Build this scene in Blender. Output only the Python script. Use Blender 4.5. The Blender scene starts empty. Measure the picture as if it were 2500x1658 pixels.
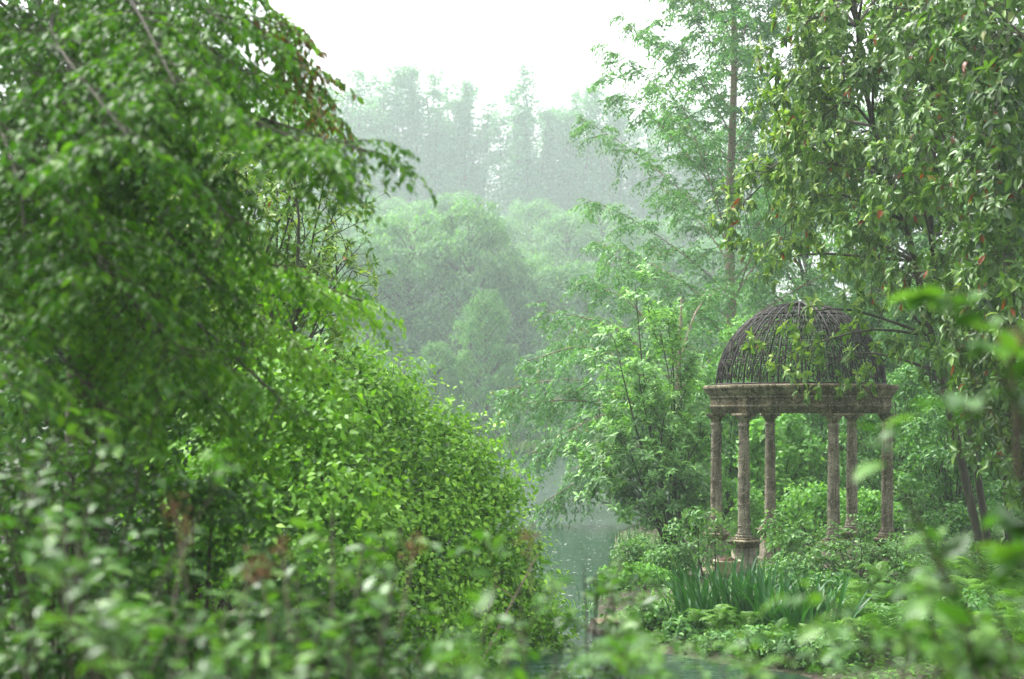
import bpy, math, random
import numpy as np
from mathutils import Matrix, Vector

R = math.radians
sc = bpy.context.scene
col = sc.collection

# ------------------------------------------------------------------ camera
F, CX, HY, CZ = 3472.0, 1250.0, 1010.0, 3.1      # focal length in photo pixels, horizon row, eye height
cam_d = bpy.data.cameras.new('camera')
cam = bpy.data.objects.new('camera', cam_d); col.objects.link(cam)
cam.location = (0, 0, CZ); cam.rotation_euler = (R(90), 0, 0)
cam_d.sensor_width = 36; cam_d.lens = 50
cam_d.shift_y = (HY - 829) / 2500
cam_d.clip_start = 0.1; cam_d.clip_end = 2000
cam_d.dof.use_dof = True; cam_d.dof.focus_distance = 25.5; cam_d.dof.aperture_fstop = 1.7
sc.camera = cam

# ------------------------------------------------------------------ sky, sun, exposure
SUN_EL, SUN_AZ = R(58), R(-55)                    # azimuth from +Y towards +X
world = bpy.data.worlds.new('World'); sc.world = world; world.use_nodes = True
nt = world.node_tree; bg = nt.nodes['Background']
sky = nt.nodes.new('ShaderNodeTexSky'); sky.sky_type = 'NISHITA'; sky.sun_disc = False
sky.sun_elevation = SUN_EL; sky.sun_rotation = SUN_AZ
sky.air_density = 1.0; sky.dust_density = 6.0; sky.ozone_density = 1.0
hs = nt.nodes.new('ShaderNodeHueSaturation'); hs.inputs['Saturation'].default_value = 0.12
nt.links.new(sky.outputs[0], hs.inputs['Color']); nt.links.new(hs.outputs[0], bg.inputs[0])
bg.inputs[1].default_value = 0.15
sun_d = bpy.data.lights.new('sun', 'SUN'); sun_d.energy = 1.5; sun_d.angle = R(22); sun_d.color = (1, .97, .91)
sun = bpy.data.objects.new('sun', sun_d); col.objects.link(sun)
sdir = Vector((math.sin(SUN_AZ) * math.cos(SUN_EL), math.cos(SUN_AZ) * math.cos(SUN_EL), math.sin(SUN_EL)))
sun.rotation_euler = sdir.to_track_quat('Z', 'Y').to_euler(); sun.location = sdir * 60
vs = sc.view_settings
vs.view_transform = 'Standard'; vs.look = 'None'; vs.gamma = 1; vs.use_curve_mapping = False
vs.exposure = 1.85
cy = sc.cycles
cy.max_bounces = 7; cy.diffuse_bounces = 3; cy.glossy_bounces = 2; cy.transmission_bounces = 4
cy.volume_bounces = 1; cy.transparent_max_bounces = 4
cy.caustics_reflective = False; cy.caustics_refractive = False
cy.use_denoising = True
cy.sample_clamp_indirect = 4

# ------------------------------------------------------------------ helpers
rs = np.random.RandomState(7)
random.seed(7)
UP = np.array([0., 0., 1.])


def W(px, py, d):
    return np.array([(px - CX) * d / F, d, CZ - (py - HY) * d / F])


def nz(v):
    return v / np.maximum(np.linalg.norm(v, axis=-1, keepdims=True), 1e-9)


def tag(o, label=None, cat=None, group=None, kind=None):
    if label: o['label'] = label
    if cat: o['category'] = cat
    if group: o['group'] = group
    if kind: o['kind'] = kind
    return o


def empty(name, loc, label=None, cat=None, group=None):
    o = bpy.data.objects.new(name, None); col.objects.link(o); o.location = loc
    o.empty_display_size = .1
    return tag(o, label, cat, group)


def mesh_data(name, v, f, mat=None, tint=None, smooth=False):
    """v (N,3); f a list of int arrays, each (M,3) or (M,4)"""
    me = bpy.data.meshes.new(name)
    v = np.asarray(v, np.float32)
    if not isinstance(f, list): f = [f]
    f = [np.asarray(a, np.int32) for a in f if len(a)]
    me.vertices.add(len(v)); me.vertices.foreach_set('co', v.ravel())
    loops = np.concatenate([a.ravel() for a in f])
    tot = np.concatenate([np.full(len(a), a.shape[1], np.int32) for a in f])
    st = np.concatenate([[0], np.cumsum(tot)[:-1]]).astype(np.int32)
    me.loops.add(len(loops)); me.loops.foreach_set('vertex_index', loops)
    me.polygons.add(len(tot)); me.polygons.foreach_set('loop_start', st)
    if smooth: me.polygons.foreach_set('use_smooth', np.ones(len(tot), bool))
    me.update(calc_edges=True)
    if tint is not None:
        a = me.attributes.new('tint', 'FLOAT', 'POINT')
        a.data.foreach_set('value', np.asarray(tint, np.float32))
    if mat: me.materials.append(mat)
    return me


def link(name, me, parent=None, loc=None, kind=None):
    o = bpy.data.objects.new(name, me); col.objects.link(o)
    if parent: o.parent = parent
    if loc is not None: o.location = loc
    if kind: o['kind'] = kind
    return o


def part(name, v, f, mat, parent, tint=None, smooth=False, kind=None):
    """world-space vertices under a parent that is only translated"""
    b = np.zeros(3); p = parent
    while p is not None:
        b = b + np.array(p.location); p = p.parent
    return link(name, mesh_data(name, np.asarray(v) - b, f, mat, tint, smooth), parent, kind=kind)


def join(parts):
    vs_, fs, n = [], {}, 0
    for v, f in parts:
        for a in (f if isinstance(f, list) else [f]):
            a = np.asarray(a)
            if len(a): fs.setdefault(a.shape[1], []).append(a + n)
        vs_.append(v); n += len(v)
    return np.concatenate(vs_), [np.concatenate(a) for a in fs.values()]


def tubes(polys, rad, sides=5, cap=True):
    """polys (M,S,3), rad (M,S)"""
    polys = np.asarray(polys, float); rad = np.broadcast_to(np.asarray(rad, float), polys.shape[:2])
    M, S, _ = polys.shape
    t = nz(np.gradient(polys, axis=1))
    ref = np.where(np.abs(t[:, :1, 2:3]) > .9, np.array([1., 0, 0]), UP)
    ref = np.broadcast_to(ref, t.shape)
    a = nz(np.cross(t, ref)); b = np.cross(t, a)
    an = np.arange(sides) * 2 * math.pi / sides
    ring = (a[:, :, None] * np.cos(an)[:, None] + b[:, :, None] * np.sin(an)[:, None]) * rad[:, :, None, None]
    v = (polys[:, :, None] + ring).reshape(-1, 3)
    i = np.arange(M)[:, None, None] * S * sides + np.arange(S - 1)[None, :, None] * sides
    k = np.arange(sides)[None, None]; k2 = (k + 1) % sides
    f = np.stack([i + k, i + k2, i + k2 + sides, i + k + sides], -1).reshape(-1, 4)
    return v, f


def smooth_poly(pts, n):
    pts = np.asarray(pts, float)
    p = np.vstack([2 * pts[0] - pts[1], pts, 2 * pts[-1] - pts[-2]])
    out = []
    m = len(pts) - 1
    for u in np.linspace(0, m - 1e-6, n):
        i = int(u); t = u - i
        p0, p1, p2, p3 = p[i:i + 4]
        out.append(.5 * (2 * p1 + (p2 - p0) * t + (2 * p0 - 5 * p1 + 4 * p2 - p3) * t * t + (3 * p1 - p0 - 3 * p2 + p3) * t ** 3))
    return np.array(out)


def at_t(polys, t):
    """polys (M,S,3), t (M,n) -> position and tangent (M,n,3)"""
    M, S, _ = polys.shape
    u = np.clip(t, 0, .9999) * (S - 1); i = u.astype(int); w = (u - i)[..., None]
    m = np.arange(M)[:, None]
    a, b = polys[m, i], polys[m, i + 1]
    return a + (b - a) * w, nz(b - a)


def grow(polys, n, t0, t1, ang, length, rnd, droop=0., lift=0., flat=0., S=4, taper=.5, alt=False):
    """n side shoots on each parent; returns (M*n,S,3). ang in degrees from the parent's tangent"""
    M = len(polys)
    t = t0 + (t1 - t0) * (np.arange(n)[None] + rnd.rand(M, n)) / n
    p, tan = at_t(polys, t)
    side = nz(np.cross(tan, UP) + 1e-4); upv = np.cross(side, tan)
    if alt:
        sg = np.where((np.arange(n)[None] + rnd.randint(0, 2, (M, 1))) % 2, 0, math.pi)
        roll = sg + rnd.randn(M, n) * (1 - flat) * 1.6
    else:
        roll = rnd.rand(M, n) * 2 * math.pi
        if flat: roll = np.where(np.cos(roll) > 0, 0, math.pi) + rnd.randn(M, n) * (1 - flat) * 1.6
    a = np.radians(ang) * (1 + .25 * rnd.randn(M, n))
    d = tan * np.cos(a)[..., None] + (side * np.cos(roll)[..., None] + upv * np.sin(roll)[..., None]) * np.sin(a)[..., None]
    d = nz(d + UP * lift)
    L = np.asarray(length) * (1 - taper * (t - t0) / max(t1 - t0, 1e-6)) * (.7 + .6 * rnd.rand(M, n))
    s = np.linspace(0, 1, S)[None, None, :, None]
    Lx = L[..., None, None]
    q = p[:, :, None] + d[:, :, None] * s * Lx - UP * (droop * s * s * Lx)
    j = rnd.randn(*q.shape) * .03 * Lx * s
    return (q + j).reshape(-1, S, 3)


T_QUAD = (np.array([[0, 0, 0], [.45, .5, .05], [1, 0, -.06], [.45, -.5, .05]]), np.array([[0, 3, 2, 1]]))
T_FOLD = (np.array([[0, 0, 0], [.42, .5, .09], [.5, 0, 0], [.42, -.5, .09], [1, 0, -.12]]),
          np.array([[0, 2, 1], [0, 3, 2], [1, 2, 4], [2, 3, 4]]))
T_LEAF = (np.array([[0, 0, 0], [.2, .32, .05], [.2, 0, 0], [.2, -.32, .05], [.45, .5, .06], [.47, 0, -.02], [.45, -.5, .06],
                    [.75, .33, 0], [.76, 0, -.07], [.75, -.33, 0], [1, 0, -.16]]),
          np.array([[0, 2, 1], [0, 3, 2], [1, 2, 5], [1, 5, 4], [2, 3, 6], [2, 6, 5], [4, 5, 8], [4, 8, 7], [5, 6, 9], [5, 9, 8], [7, 8, 10], [8, 9, 10]]))


class Leaves:
    def __init__(s): s.p, s.a, s.n, s.L, s.W, s.t = [], [], [], [], [], []

    def add(s, p, a, n, L, Wd, t):
        p = np.asarray(p).reshape(-1, 3); k = len(p)
        s.p.append(p); s.a.append(nz(np.asarray(a).reshape(-1, 3))); s.n.append(np.asarray(n).reshape(-1, 3))
        s.L.append(np.broadcast_to(L, (k,))); s.W.append(np.broadcast_to(Wd, (k,))); s.t.append(np.broadcast_to(t, (k,)))
        return s

    def arrays(s):
        p, a, n, L, Wd, t = (np.concatenate(x) for x in (s.p, s.a, s.n, s.L, s.W, s.t))
        n = nz(n - a * (n * a).sum(-1, keepdims=True) + 1e-6)
        return p, a, n, L, Wd, t

    def mesh(s, tmpl, sel=None):
        p, a, n, L, Wd, t = s.arrays()
        if sel is not None: p, a, n, L, Wd, t = (x[sel] for x in (p, a, n, L, Wd, t))
        tv, tf = tmpl; k = len(tv)
        sd = np.cross(n, a)
        v = (p[:, None] + a[:, None] * (tv[:, 0] * L[:, None])[..., None] + sd[:, None] * (tv[:, 1] * Wd[:, None])[..., None]
             + n[:, None] * (tv[:, 2] * L[:, None])[..., None])
        f = (np.arange(len(p))[:, None, None] * k + tf[None]).reshape(-1, tf.shape[1])
        return v.reshape(-1, 3), f, np.repeat(t, k)

    def objects(s, sel, parent, base, meshes, name='leaf'):
        p, a, n, L, Wd, t = s.arrays()
        for i in sel:
            sd = np.cross(n[i], a[i])
            m = Matrix(((a[i][0] * L[i], sd[0] * Wd[i], n[i][0] * L[i], p[i][0] - base[0]),
                        (a[i][1] * L[i], sd[1] * Wd[i], n[i][1] * L[i], p[i][1] - base[1]),
                        (a[i][2] * L[i], sd[2] * Wd[i], n[i][2] * L[i], p[i][2] - base[2]), (0, 0, 0, 1)))
            ml = meshes[min(int(t[i] * len(meshes)), len(meshes) - 1)]
            o = bpy.data.objects.new(name, ml); col.objects.link(o); o.parent = parent; o.matrix_local = m


def along(lv, polys, n, L, ratio, rnd, droop=.4, spread=.9, jit=.25, t0=.1, tint=(.5, .2), tip=True, nup=1.0):
    """leaves set alternately along twigs"""
    M = len(polys)
    t = t0 + (1 - t0) * (np.arange(n)[None] + rnd.rand(M, n)) / n
    p, tan = at_t(polys, t)
    side = nz(np.cross(tan, UP) + 1e-4) * np.where(np.arange(n) % 2, 1, -1)[None, :, None]
    ax = tan * .55 + side * spread - UP * droop + rnd.randn(M, n, 3) * jit
    nn = UP * nup + side * .25 + rnd.randn(M, n, 3) * .45
    Lv = L * (.65 + .7 * rnd.rand(M, n))
    base = rnd.randn(M, 1) * tint[1] * .6
    tt = np.clip(tint[0] + base + rnd.randn(M, n) * tint[1], 0, .94)
    lv.add(p, ax, nn, Lv.ravel(), (Lv * ratio).ravel(), tt.ravel())
    return lv


def rosettes(lv, tips, dirs, n, L, ratio, rnd, droop=.15, tint=(.5, .2), splay=1.1, orange=0.):
    M = len(tips)
    an = rnd.rand(M, 1) * 6.28 + np.arange(n)[None] * 2.4
    ref = np.where(np.abs(dirs[:, 2:3]) > .85, np.array([1., 0, 0]), UP)
    e1 = nz(np.cross(dirs, ref)); e2 = np.cross(dirs, e1)
    rad = e1[:, None] * np.cos(an)[..., None] + e2[:, None] * np.sin(an)[..., None]
    d = dirs[:, None]
    ax = d * .55 + rad * splay - UP * (droop * (1 + rnd.rand(M, n, 1))) + rnd.randn(M, n, 3) * .15
    nn = d + UP * .6 - rad * .2 + rnd.randn(M, n, 3) * .2
    Lv = L * (.6 + .7 * rnd.rand(M, n))
    tt = np.clip(tint[0] + rnd.randn(M, 1) * tint[1] * .7 + rnd.randn(M, n) * tint[1], 0, .94)
    if orange: tt = np.where(rnd.rand(M, n) < orange, 1., tt)
    p = tips[:, None] + rnd.randn(M, n, 3) * L * .12
    lv.add(p, ax, nn, Lv.ravel(), (Lv * ratio).ravel(), tt.ravel())
    return lv


def clumps(lv, cen, rad, n, L, ratio, rnd, shell=.55, tint=(.5, .2), flatz=.8, upb=.25, droop=.3, nj=.5):
    """leafy clumps: points through the outer part of small ellipsoids"""
    cen = np.asarray(cen, float); M = len(cen); rad = np.broadcast_to(np.asarray(rad, float), (M,))
    d = rnd.randn(M, n, 3); d[..., 2] += upb; d = nz(d)
    r = (shell + (1 - shell) * rnd.rand(M, n) ** .7) * rad[:, None]
    p = cen[:, None] + d * r[..., None] * np.array([1, 1, flatz])
    nn = d * .7 + UP * .55 + rnd.randn(M, n, 3) * nj
    ax = np.cross(d, rnd.randn(M, n, 3)) + d * .5 - UP * droop
    Lv = L * (.6 + .8 * rnd.rand(M, n))
    tt = np.clip(tint[0] + rnd.randn(M, 1) * tint[1] * .6 + rnd.randn(M, n) * tint[1], 0, .94)
    lv.add(p, ax, nn, Lv.ravel(), (Lv * ratio).ravel(), tt.ravel())
    return lv


def lathe(prof, seg, a0=0., cen=(0, 0, 0)):
    prof = np.asarray(prof, float); n = len(prof)
    an = a0 + np.arange(seg) * 2 * math.pi / seg
    v = np.stack([prof[None, :, 0] * np.cos(an)[:, None], prof[None, :, 0] * np.sin(an)[:, None],
                  np.broadcast_to(prof[None, :, 1], (seg, n))], -1).reshape(-1, 3) + np.array(cen)
    i = np.arange(seg)[:, None] * n; j = ((np.arange(seg) + 1) % seg)[:, None] * n; k = np.arange(n - 1)[None]
    return v, np.stack([i + k, j + k, j + k + 1, i + k + 1], -1).reshape(-1, 4)


# ------------------------------------------------------------------ materials
def new_mat(name):
    m = bpy.data.materials.new(name); m.use_nodes = True
    return m, m.node_tree.nodes, m.node_tree.links, m.node_tree.nodes['Principled BSDF']


def leaf_mat(name, stops, per_object=False, rough=.45, trans=.35, spec=.22, tcol=(1.2, 1.35, .4)):
    m, N, Lk, pb = new_mat(name)
    if per_object:
        src = N.new('ShaderNodeObjectInfo').outputs['Random']
    else:
        a = N.new('ShaderNodeAttribute'); a.attribute_name = 'tint'; src = a.outputs['Fac']
    rp = N.new('ShaderNodeValToRGB'); el = rp.color_ramp.elements
    el[0].position, el[0].color = stops[0][0], (*stops[0][1], 1)
    el[1].position, el[1].color = stops[1][0], (*stops[1][1], 1)
    for ps, c in stops[2:]:
        e = el.new(ps); e.color = (*c, 1)
    Lk.new(src, rp.inputs[0])
    Lk.new(rp.outputs[0], pb.inputs['Base Color'])
    pb.inputs['Roughness'].default_value = rough; pb.inputs['Specular IOR Level'].default_value = spec
    mu = N.new('ShaderNodeMix'); mu.data_type = 'RGBA'; mu.blend_type = 'MULTIPLY'; mu.inputs[0].default_value = 1
    Lk.new(rp.outputs[0], mu.inputs[6]); mu.inputs[7].default_value = (*tcol, 1)
    tr = N.new('ShaderNodeBsdfTranslucent'); Lk.new(mu.outputs[2], tr.inputs[0])
    mx = N.new('ShaderNodeMixShader'); mx.inputs[0].default_value = trans
    Lk.new(pb.outputs[0], mx.inputs[1]); Lk.new(tr.outputs[0], mx.inputs[2])
    Lk.new(mx.outputs[0], N['Material Output'].inputs[0])
    return m


def noise_mat(name, stops, scale=6., rough=.85, bump=.3, bscale=30., detail=6, stretch=(1, 1, 1), spec=.3, bdist=.02):
    m, N, Lk, pb = new_mat(name)
    tc = N.new('ShaderNodeTexCoord'); mp = N.new('ShaderNodeMapping'); mp.inputs['Scale'].default_value = stretch
    Lk.new(tc.outputs['Object'], mp.inputs[0])
    n1 = N.new('ShaderNodeTexNoise'); n1.inputs['Scale'].default_value = scale; n1.inputs['Detail'].default_value = detail
    n1.inputs['Roughness'].default_value = .62
    Lk.new(mp.outputs[0], n1.inputs['Vector'])
    rp = N.new('ShaderNodeValToRGB'); el = rp.color_ramp.elements
    el[0].position, el[0].color = stops[0][0], (*stops[0][1], 1)
    el[1].position, el[1].color = stops[1][0], (*stops[1][1], 1)
    for ps, c in stops[2:]:
        e = el.new(ps); e.color = (*c, 1)
    Lk.new(n1.outputs[0], rp.inputs[0]); Lk.new(rp.outputs[0], pb.inputs['Base Color'])
    pb.inputs['Roughness'].default_value = rough; pb.inputs['Specular IOR Level'].default_value = spec
    if bump:
        n2 = N.new('ShaderNodeTexNoise'); n2.inputs['Scale'].default_value = bscale; n2.inputs['Detail'].default_value = 5
        Lk.new(mp.outputs[0], n2.inputs['Vector'])
        bm = N.new('ShaderNodeBump'); bm.inputs['Strength'].default_value = bump; bm.inputs['Distance'].default_value = bdist
        Lk.new(n2.outputs[0], bm.inputs['Height']); Lk.new(bm.outputs[0], pb.inputs['Normal'])
    return m


M = {}
M['left'] = leaf_mat('left_tree_leaf', rough=.45, spec=.2, stops=[(0, (0.029, 0.087, 0.010)), (.5, (0.063, 0.181, 0.018)), (.9, (0.142, 0.299, 0.027))], trans=.4)
M['left_obj'] = leaf_mat('left_tree_leaf_single', rough=.45, spec=.2, stops=[(0, (0.028, 0.084, 0.010)), (.5, (0.062, 0.176, 0.017)), (.9, (0.138, 0.291, 0.025))], per_object=True, trans=.4)
M['bronze'] = leaf_mat('bronze_young_leaf', [(0, (.10, .06, .02)), (1, (.2, .12, .04))], trans=.4)
M['evergreen'] = leaf_mat('evergreen_leaf', [(0, (0.046, 0.104, 0.021)), (.45, (0.108, 0.227, 0.040)), (.8, (0.232, 0.378, 0.069)), (.95, (0.358, 0.490, 0.092)), (.985, (0.270, 0.070, 0.015))], rough=.38, trans=.25, spec=.3)
M['evergreen_obj'] = leaf_mat('evergreen_leaf_single', [(0, (.022, .055, .022)), (.6, (.05, .11, .036)), (.88, (.11, .19, .055)), (.94, (.22, .24, .06)), (.96, (.28, .08, .015)), (1, (.22, .05, .01))], per_object=True, rough=.36, trans=.25, spec=.35)
M['vine'] = leaf_mat('vine_leaf', [(0, (0.074, 0.199, 0.022)), (.5, (0.166, 0.362, 0.036)), (.9, (0.331, 0.595, 0.062))], trans=.35)
M['bay'] = leaf_mat('bay_leaf', [(0, (0.069, 0.170, 0.049)), (.5, (0.155, 0.339, 0.100)), (.9, (0.346, 0.600, 0.182))], rough=.4, trans=.28, spec=.3)
M['redwood'] = leaf_mat('redwood_leaf', [(0, (0.051, 0.143, 0.054)), (.5, (0.098, 0.242, 0.088)), (.88, (0.170, 0.357, 0.121)), (.97, (0.240, 0.150, 0.070))], trans=.35)
M['far'] = leaf_mat('far_tree_leaf', [(0, (0.039, 0.135, 0.058)), (.5, (0.077, 0.234, 0.099)), (.9, (0.140, 0.340, 0.137))], rough=.6, trans=.45)
M['far_broad'] = leaf_mat('far_broad_leaf', [(0, (0.045, 0.132, 0.059)), (.5, (0.098, 0.232, 0.102)), (.9, (0.196, 0.357, 0.152))], rough=.6, trans=.45)
M['under'] = leaf_mat('understory_leaf', [(0, (0.037, 0.116, 0.032)), (.5, (0.081, 0.217, 0.051)), (.9, (0.173, 0.362, 0.090))], trans=.3)
M['under_pale'] = leaf_mat('understory_pale_leaf', [(0, (0.074, 0.203, 0.038)), (.5, (0.148, 0.348, 0.077)), (.9, (0.259, 0.493, 0.128))], trans=.35)
M['feather'] = leaf_mat('feathery_shrub_leaf', [(0, (0.056, 0.147, 0.045)), (.5, (0.111, 0.253, 0.077)), (.9, (0.200, 0.374, 0.115))], trans=.3)
M['fore_obj'] = leaf_mat('foreground_leaf_single', [(0, (0.030, 0.093, 0.012)), (.5, (0.066, 0.185, 0.025)), (.95, (0.130, 0.276, 0.039))], per_object=True, rough=.36, trans=.35, spec=.38)
M['fore'] = leaf_mat('foreground_leaf', [(0, (0.018, 0.062, 0.012)), (.5, (0.047, 0.125, 0.024)), (.95, (0.094, 0.207, 0.040))], rough=.4, trans=.35, spec=.32)
M['dry'] = leaf_mat('dry_flower', [(0, (.10, .05, .025)), (1, (.24, .14, .08))], rough=.8, trans=.15, spec=.1, tcol=(1, 1, 1))
M['iris'] = leaf_mat('iris_blade', spec=.3, stops=[(0, (0.021, 0.089, 0.029)), (1, (0.050, 0.167, 0.043))], per_object=True, rough=.4, trans=.25)
M['lily'] = leaf_mat('lily_blade', [(0, (0.091, 0.261, 0.028)), (1, (0.182, 0.406, 0.057))], per_object=True, rough=.4, trans=.3)
M['fern'] = leaf_mat('fern_frond', [(0, (0.054, 0.156, 0.019)), (1, (0.140, 0.298, 0.038))], per_object=True, rough=.5, trans=.35)
M['cover'] = leaf_mat('ground_cover_leaf', [(0, (0.033, 0.087, 0.017)), (.5, (0.065, 0.160, 0.028)), (.9, (0.130, 0.275, 0.048))], trans=.25)
M['bark'] = noise_mat('bark', [(.3, (.022, .02, .014)), (.7, (.085, .08, .055))], scale=14, stretch=(1, 1, .15), bump=.6, bscale=40)
M['twig'] = noise_mat('twig_bark', [(.3, (.02, .018, .012)), (.7, (.07, .062, .04))], scale=20, bump=0)
M['redbark'] = noise_mat('redwood_bark', [(.3, (.14, .105, .07)), (.7, (.30, .24, .17))], scale=18, stretch=(1, 1, .08), bump=.6, bscale=40)
M['stone'] = None
M['iron'] = noise_mat('rusted_iron', [(.35, (.005, .004, .003)), (.62, (.016, .011, .007)), (.78, (.06, .042, .03))], scale=16, rough=.6, bump=.4, bscale=120, bdist=.004)


def stone_mat(name, a, b, c, moss):
    m, N, Lk, pb = new_mat(name)
    tc = N.new('ShaderNodeTexCoord')
    n1 = N.new('ShaderNodeTexNoise'); n1.inputs['Scale'].default_value = 3.2; n1.inputs['Detail'].default_value = 9; n1.inputs['Roughness'].default_value = .68
    Lk.new(tc.outputs['Object'], n1.inputs['Vector'])
    rp = N.new('ShaderNodeValToRGB'); el = rp.color_ramp.elements
    el[0].position, el[0].color = .33, (*a, 1); el[1].position, el[1].color = .68, (*c, 1)
    e = el.new(.5); e.color = (*b, 1)
    Lk.new(n1.outputs[0], rp.inputs[0])
    mp = N.new('ShaderNodeMapping'); mp.inputs['Scale'].default_value = (9, 9, .9)
    Lk.new(tc.outputs['Object'], mp.inputs[0])
    n2 = N.new('ShaderNodeTexNoise'); n2.inputs['Scale'].default_value = 1.6; n2.inputs['Detail'].default_value = 5
    Lk.new(mp.outputs[0], n2.inputs['Vector'])
    r2 = N.new('ShaderNodeValToRGB'); r2.color_ramp.elements[0].position = .48; r2.color_ramp.elements[1].position = .68
    Lk.new(n2.outputs[0], r2.inputs[0])
    mx = N.new('ShaderNodeMix'); mx.data_type = 'RGBA'
    Lk.new(r2.outputs[0], mx.inputs[0]); Lk.new(rp.outputs[0], mx.inputs[6]); mx.inputs[7].default_value = (*moss, 1)
    n4 = N.new('ShaderNodeTexNoise'); n4.inputs['Scale'].default_value = 24; n4.inputs['Detail'].default_value = 3
    Lk.new(tc.outputs['Object'], n4.inputs['Vector'])
    r4 = N.new('ShaderNodeValToRGB'); r4.color_ramp.elements[0].position = .6; r4.color_ramp.elements[1].position = .68
    Lk.new(n4.outputs[0], r4.inputs[0])
    m4 = N.new('ShaderNodeMix'); m4.data_type = 'RGBA'
    Lk.new(r4.outputs[0], m4.inputs[0]); Lk.new(mx.outputs[2], m4.inputs[6]); m4.inputs[7].default_value = (.45, .42, .30, 1)
    n5 = N.new('ShaderNodeTexNoise'); n5.inputs['Scale'].default_value = 60; n5.inputs['Detail'].default_value = 4
    Lk.new(tc.outputs['Object'], n5.inputs['Vector'])
    r5 = N.new('ShaderNodeValToRGB'); r5.color_ramp.elements[0].position = .36; r5.color_ramp.elements[0].color = (.3, .29, .26, 1); r5.color_ramp.elements[1].position = .55; r5.color_ramp.elements[1].color = (1, 1, 1, 1)
    Lk.new(n5.outputs[0], r5.inputs[0])
    m5 = N.new('ShaderNodeMix'); m5.data_type = 'RGBA'; m5.blend_type = 'MULTIPLY'; m5.inputs[0].default_value = 1
    Lk.new(m4.outputs[2], m5.inputs[6]); Lk.new(r5.outputs[0], m5.inputs[7])
    Lk.new(m5.outputs[2], pb.inputs['Base Color'])
    pb.inputs['Roughness'].default_value = .92; pb.inputs['Specular IOR Level'].default_value = .2
    n3 = N.new('ShaderNodeTexNoise'); n3.inputs['Scale'].default_value = 42; n3.inputs['Detail'].default_value = 6
    Lk.new(tc.outputs['Object'], n3.inputs['Vector'])
    bm = N.new('ShaderNodeBump'); bm.inputs['Strength'].default_value = 1.; bm.inputs['Distance'].default_value = .02
    Lk.new(n3.outputs[0], bm.inputs['Height']); Lk.new(bm.outputs[0], pb.inputs['Normal'])
    return m


M['stone'] = stone_mat('weathered_stone', (.065, .052, .032), (.20, .168, .108), (.44, .385, .27), (.05, .048, .022))
M['column'] = stone_mat('column_stone', (.11, .096, .070), (.26, .231, .175), (.47, .425, .335), (.10, .09, .06))
M['cream'] = noise_mat('cream_stone', [(.3, (.45, .42, .27)), (.7, (.62, .58, .42))], scale=5, bump=.2)
M['blackiron'] = noise_mat('black_iron', [(.3, (.01, .01, .012)), (.7, (.03, .03, .032))], scale=30, rough=.5, bump=0)
M['stumpwood'] = noise_mat('stump_wood', [(.3, (.09, .08, .045)), (.7, (.22, .19, .12))], scale=9, bump=.4)
M['deadstem'] = noise_mat('dead_stem', [(.3, (.16, .12, .09)), (.7, (.33, .27, .21))], scale=20, bump=0)

# ground: leaf litter, moss and mud
gm, N, Lk, pb = new_mat('ground')
geo = N.new('ShaderNodeNewGeometry')
n1 = N.new('ShaderNodeTexNoise'); n1.inputs['Scale'].default_value = 1.1; n1.inputs['Detail'].default_value = 8
n2 = N.new('ShaderNodeTexNoise'); n2.inputs['Scale'].default_value = 16; n2.inputs['Detail'].default_value = 6
Lk.new(geo.outputs['Position'], n1.inputs['Vector']); Lk.new(geo.outputs['Position'], n2.inputs['Vector'])
r1 = N.new('ShaderNodeValToRGB'); r1.color_ramp.elements[0].position = .42; r1.color_ramp.elements[0].color = (.045, .034, .022, 1)
r1.color_ramp.elements[1].position = .6; r1.color_ramp.elements[1].color = (.05, .085, .025, 1)
r2 = N.new('ShaderNodeValToRGB'); r2.color_ramp.elements[0].color = (.45, .45, .45, 1); r2.color_ramp.elements[1].color = (1.5, 1.5, 1.5, 1)
Lk.new(n1.outputs[0], r1.inputs[0]); Lk.new(n2.outputs[0], r2.inputs[0])
mx = N.new('ShaderNodeMix'); mx.data_type = 'RGBA'; mx.blend_type = 'MULTIPLY'; mx.inputs[0].default_value = 1
Lk.new(r1.outputs[0], mx.inputs[6]); Lk.new(r2.outputs[0], mx.inputs[7]); Lk.new(mx.outputs[2], pb.inputs['Base Color'])
pb.inputs['Roughness'].default_value = .95
bm = N.new('ShaderNodeBump'); bm.inputs['Strength'].default_value = .7; bm.inputs['Distance'].default_value = .05
Lk.new(n2.outputs[0], bm.inputs['Height']); Lk.new(bm.outputs[0], pb.inputs['Normal'])
M['ground'] = gm

# pond water
wm, N, Lk, pb = new_mat('pond_water')
pb.inputs['Base Color'].default_value = (.014, .042, .026, 1); pb.inputs['Roughness'].default_value = .07
pb.inputs['IOR'].default_value = 1.33
geo = N.new('ShaderNodeNewGeometry')
mp = N.new('ShaderNodeMapping'); mp.inputs['Scale'].default_value = (.35, 1.0, 1); mp.inputs['Rotation'].default_value = (0, 0, .25)
Lk.new(geo.outputs['Position'], mp.inputs[0])
wv = N.new('ShaderNodeTexNoise'); wv.inputs['Scale'].default_value = 7.; wv.inputs['Detail'].default_value = 3
wv.inputs['Distortion'].default_value = .8
Lk.new(mp.outputs[0], wv.inputs['Vector'])
bm = N.new('ShaderNodeBump'); bm.inputs['Strength'].default_value = .7; bm.inputs['Distance'].default_value = .06
Lk.new(wv.outputs[0], bm.inputs['Height']); Lk.new(bm.outputs[0], pb.inputs['Normal'])
M['water'] = wm

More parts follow.
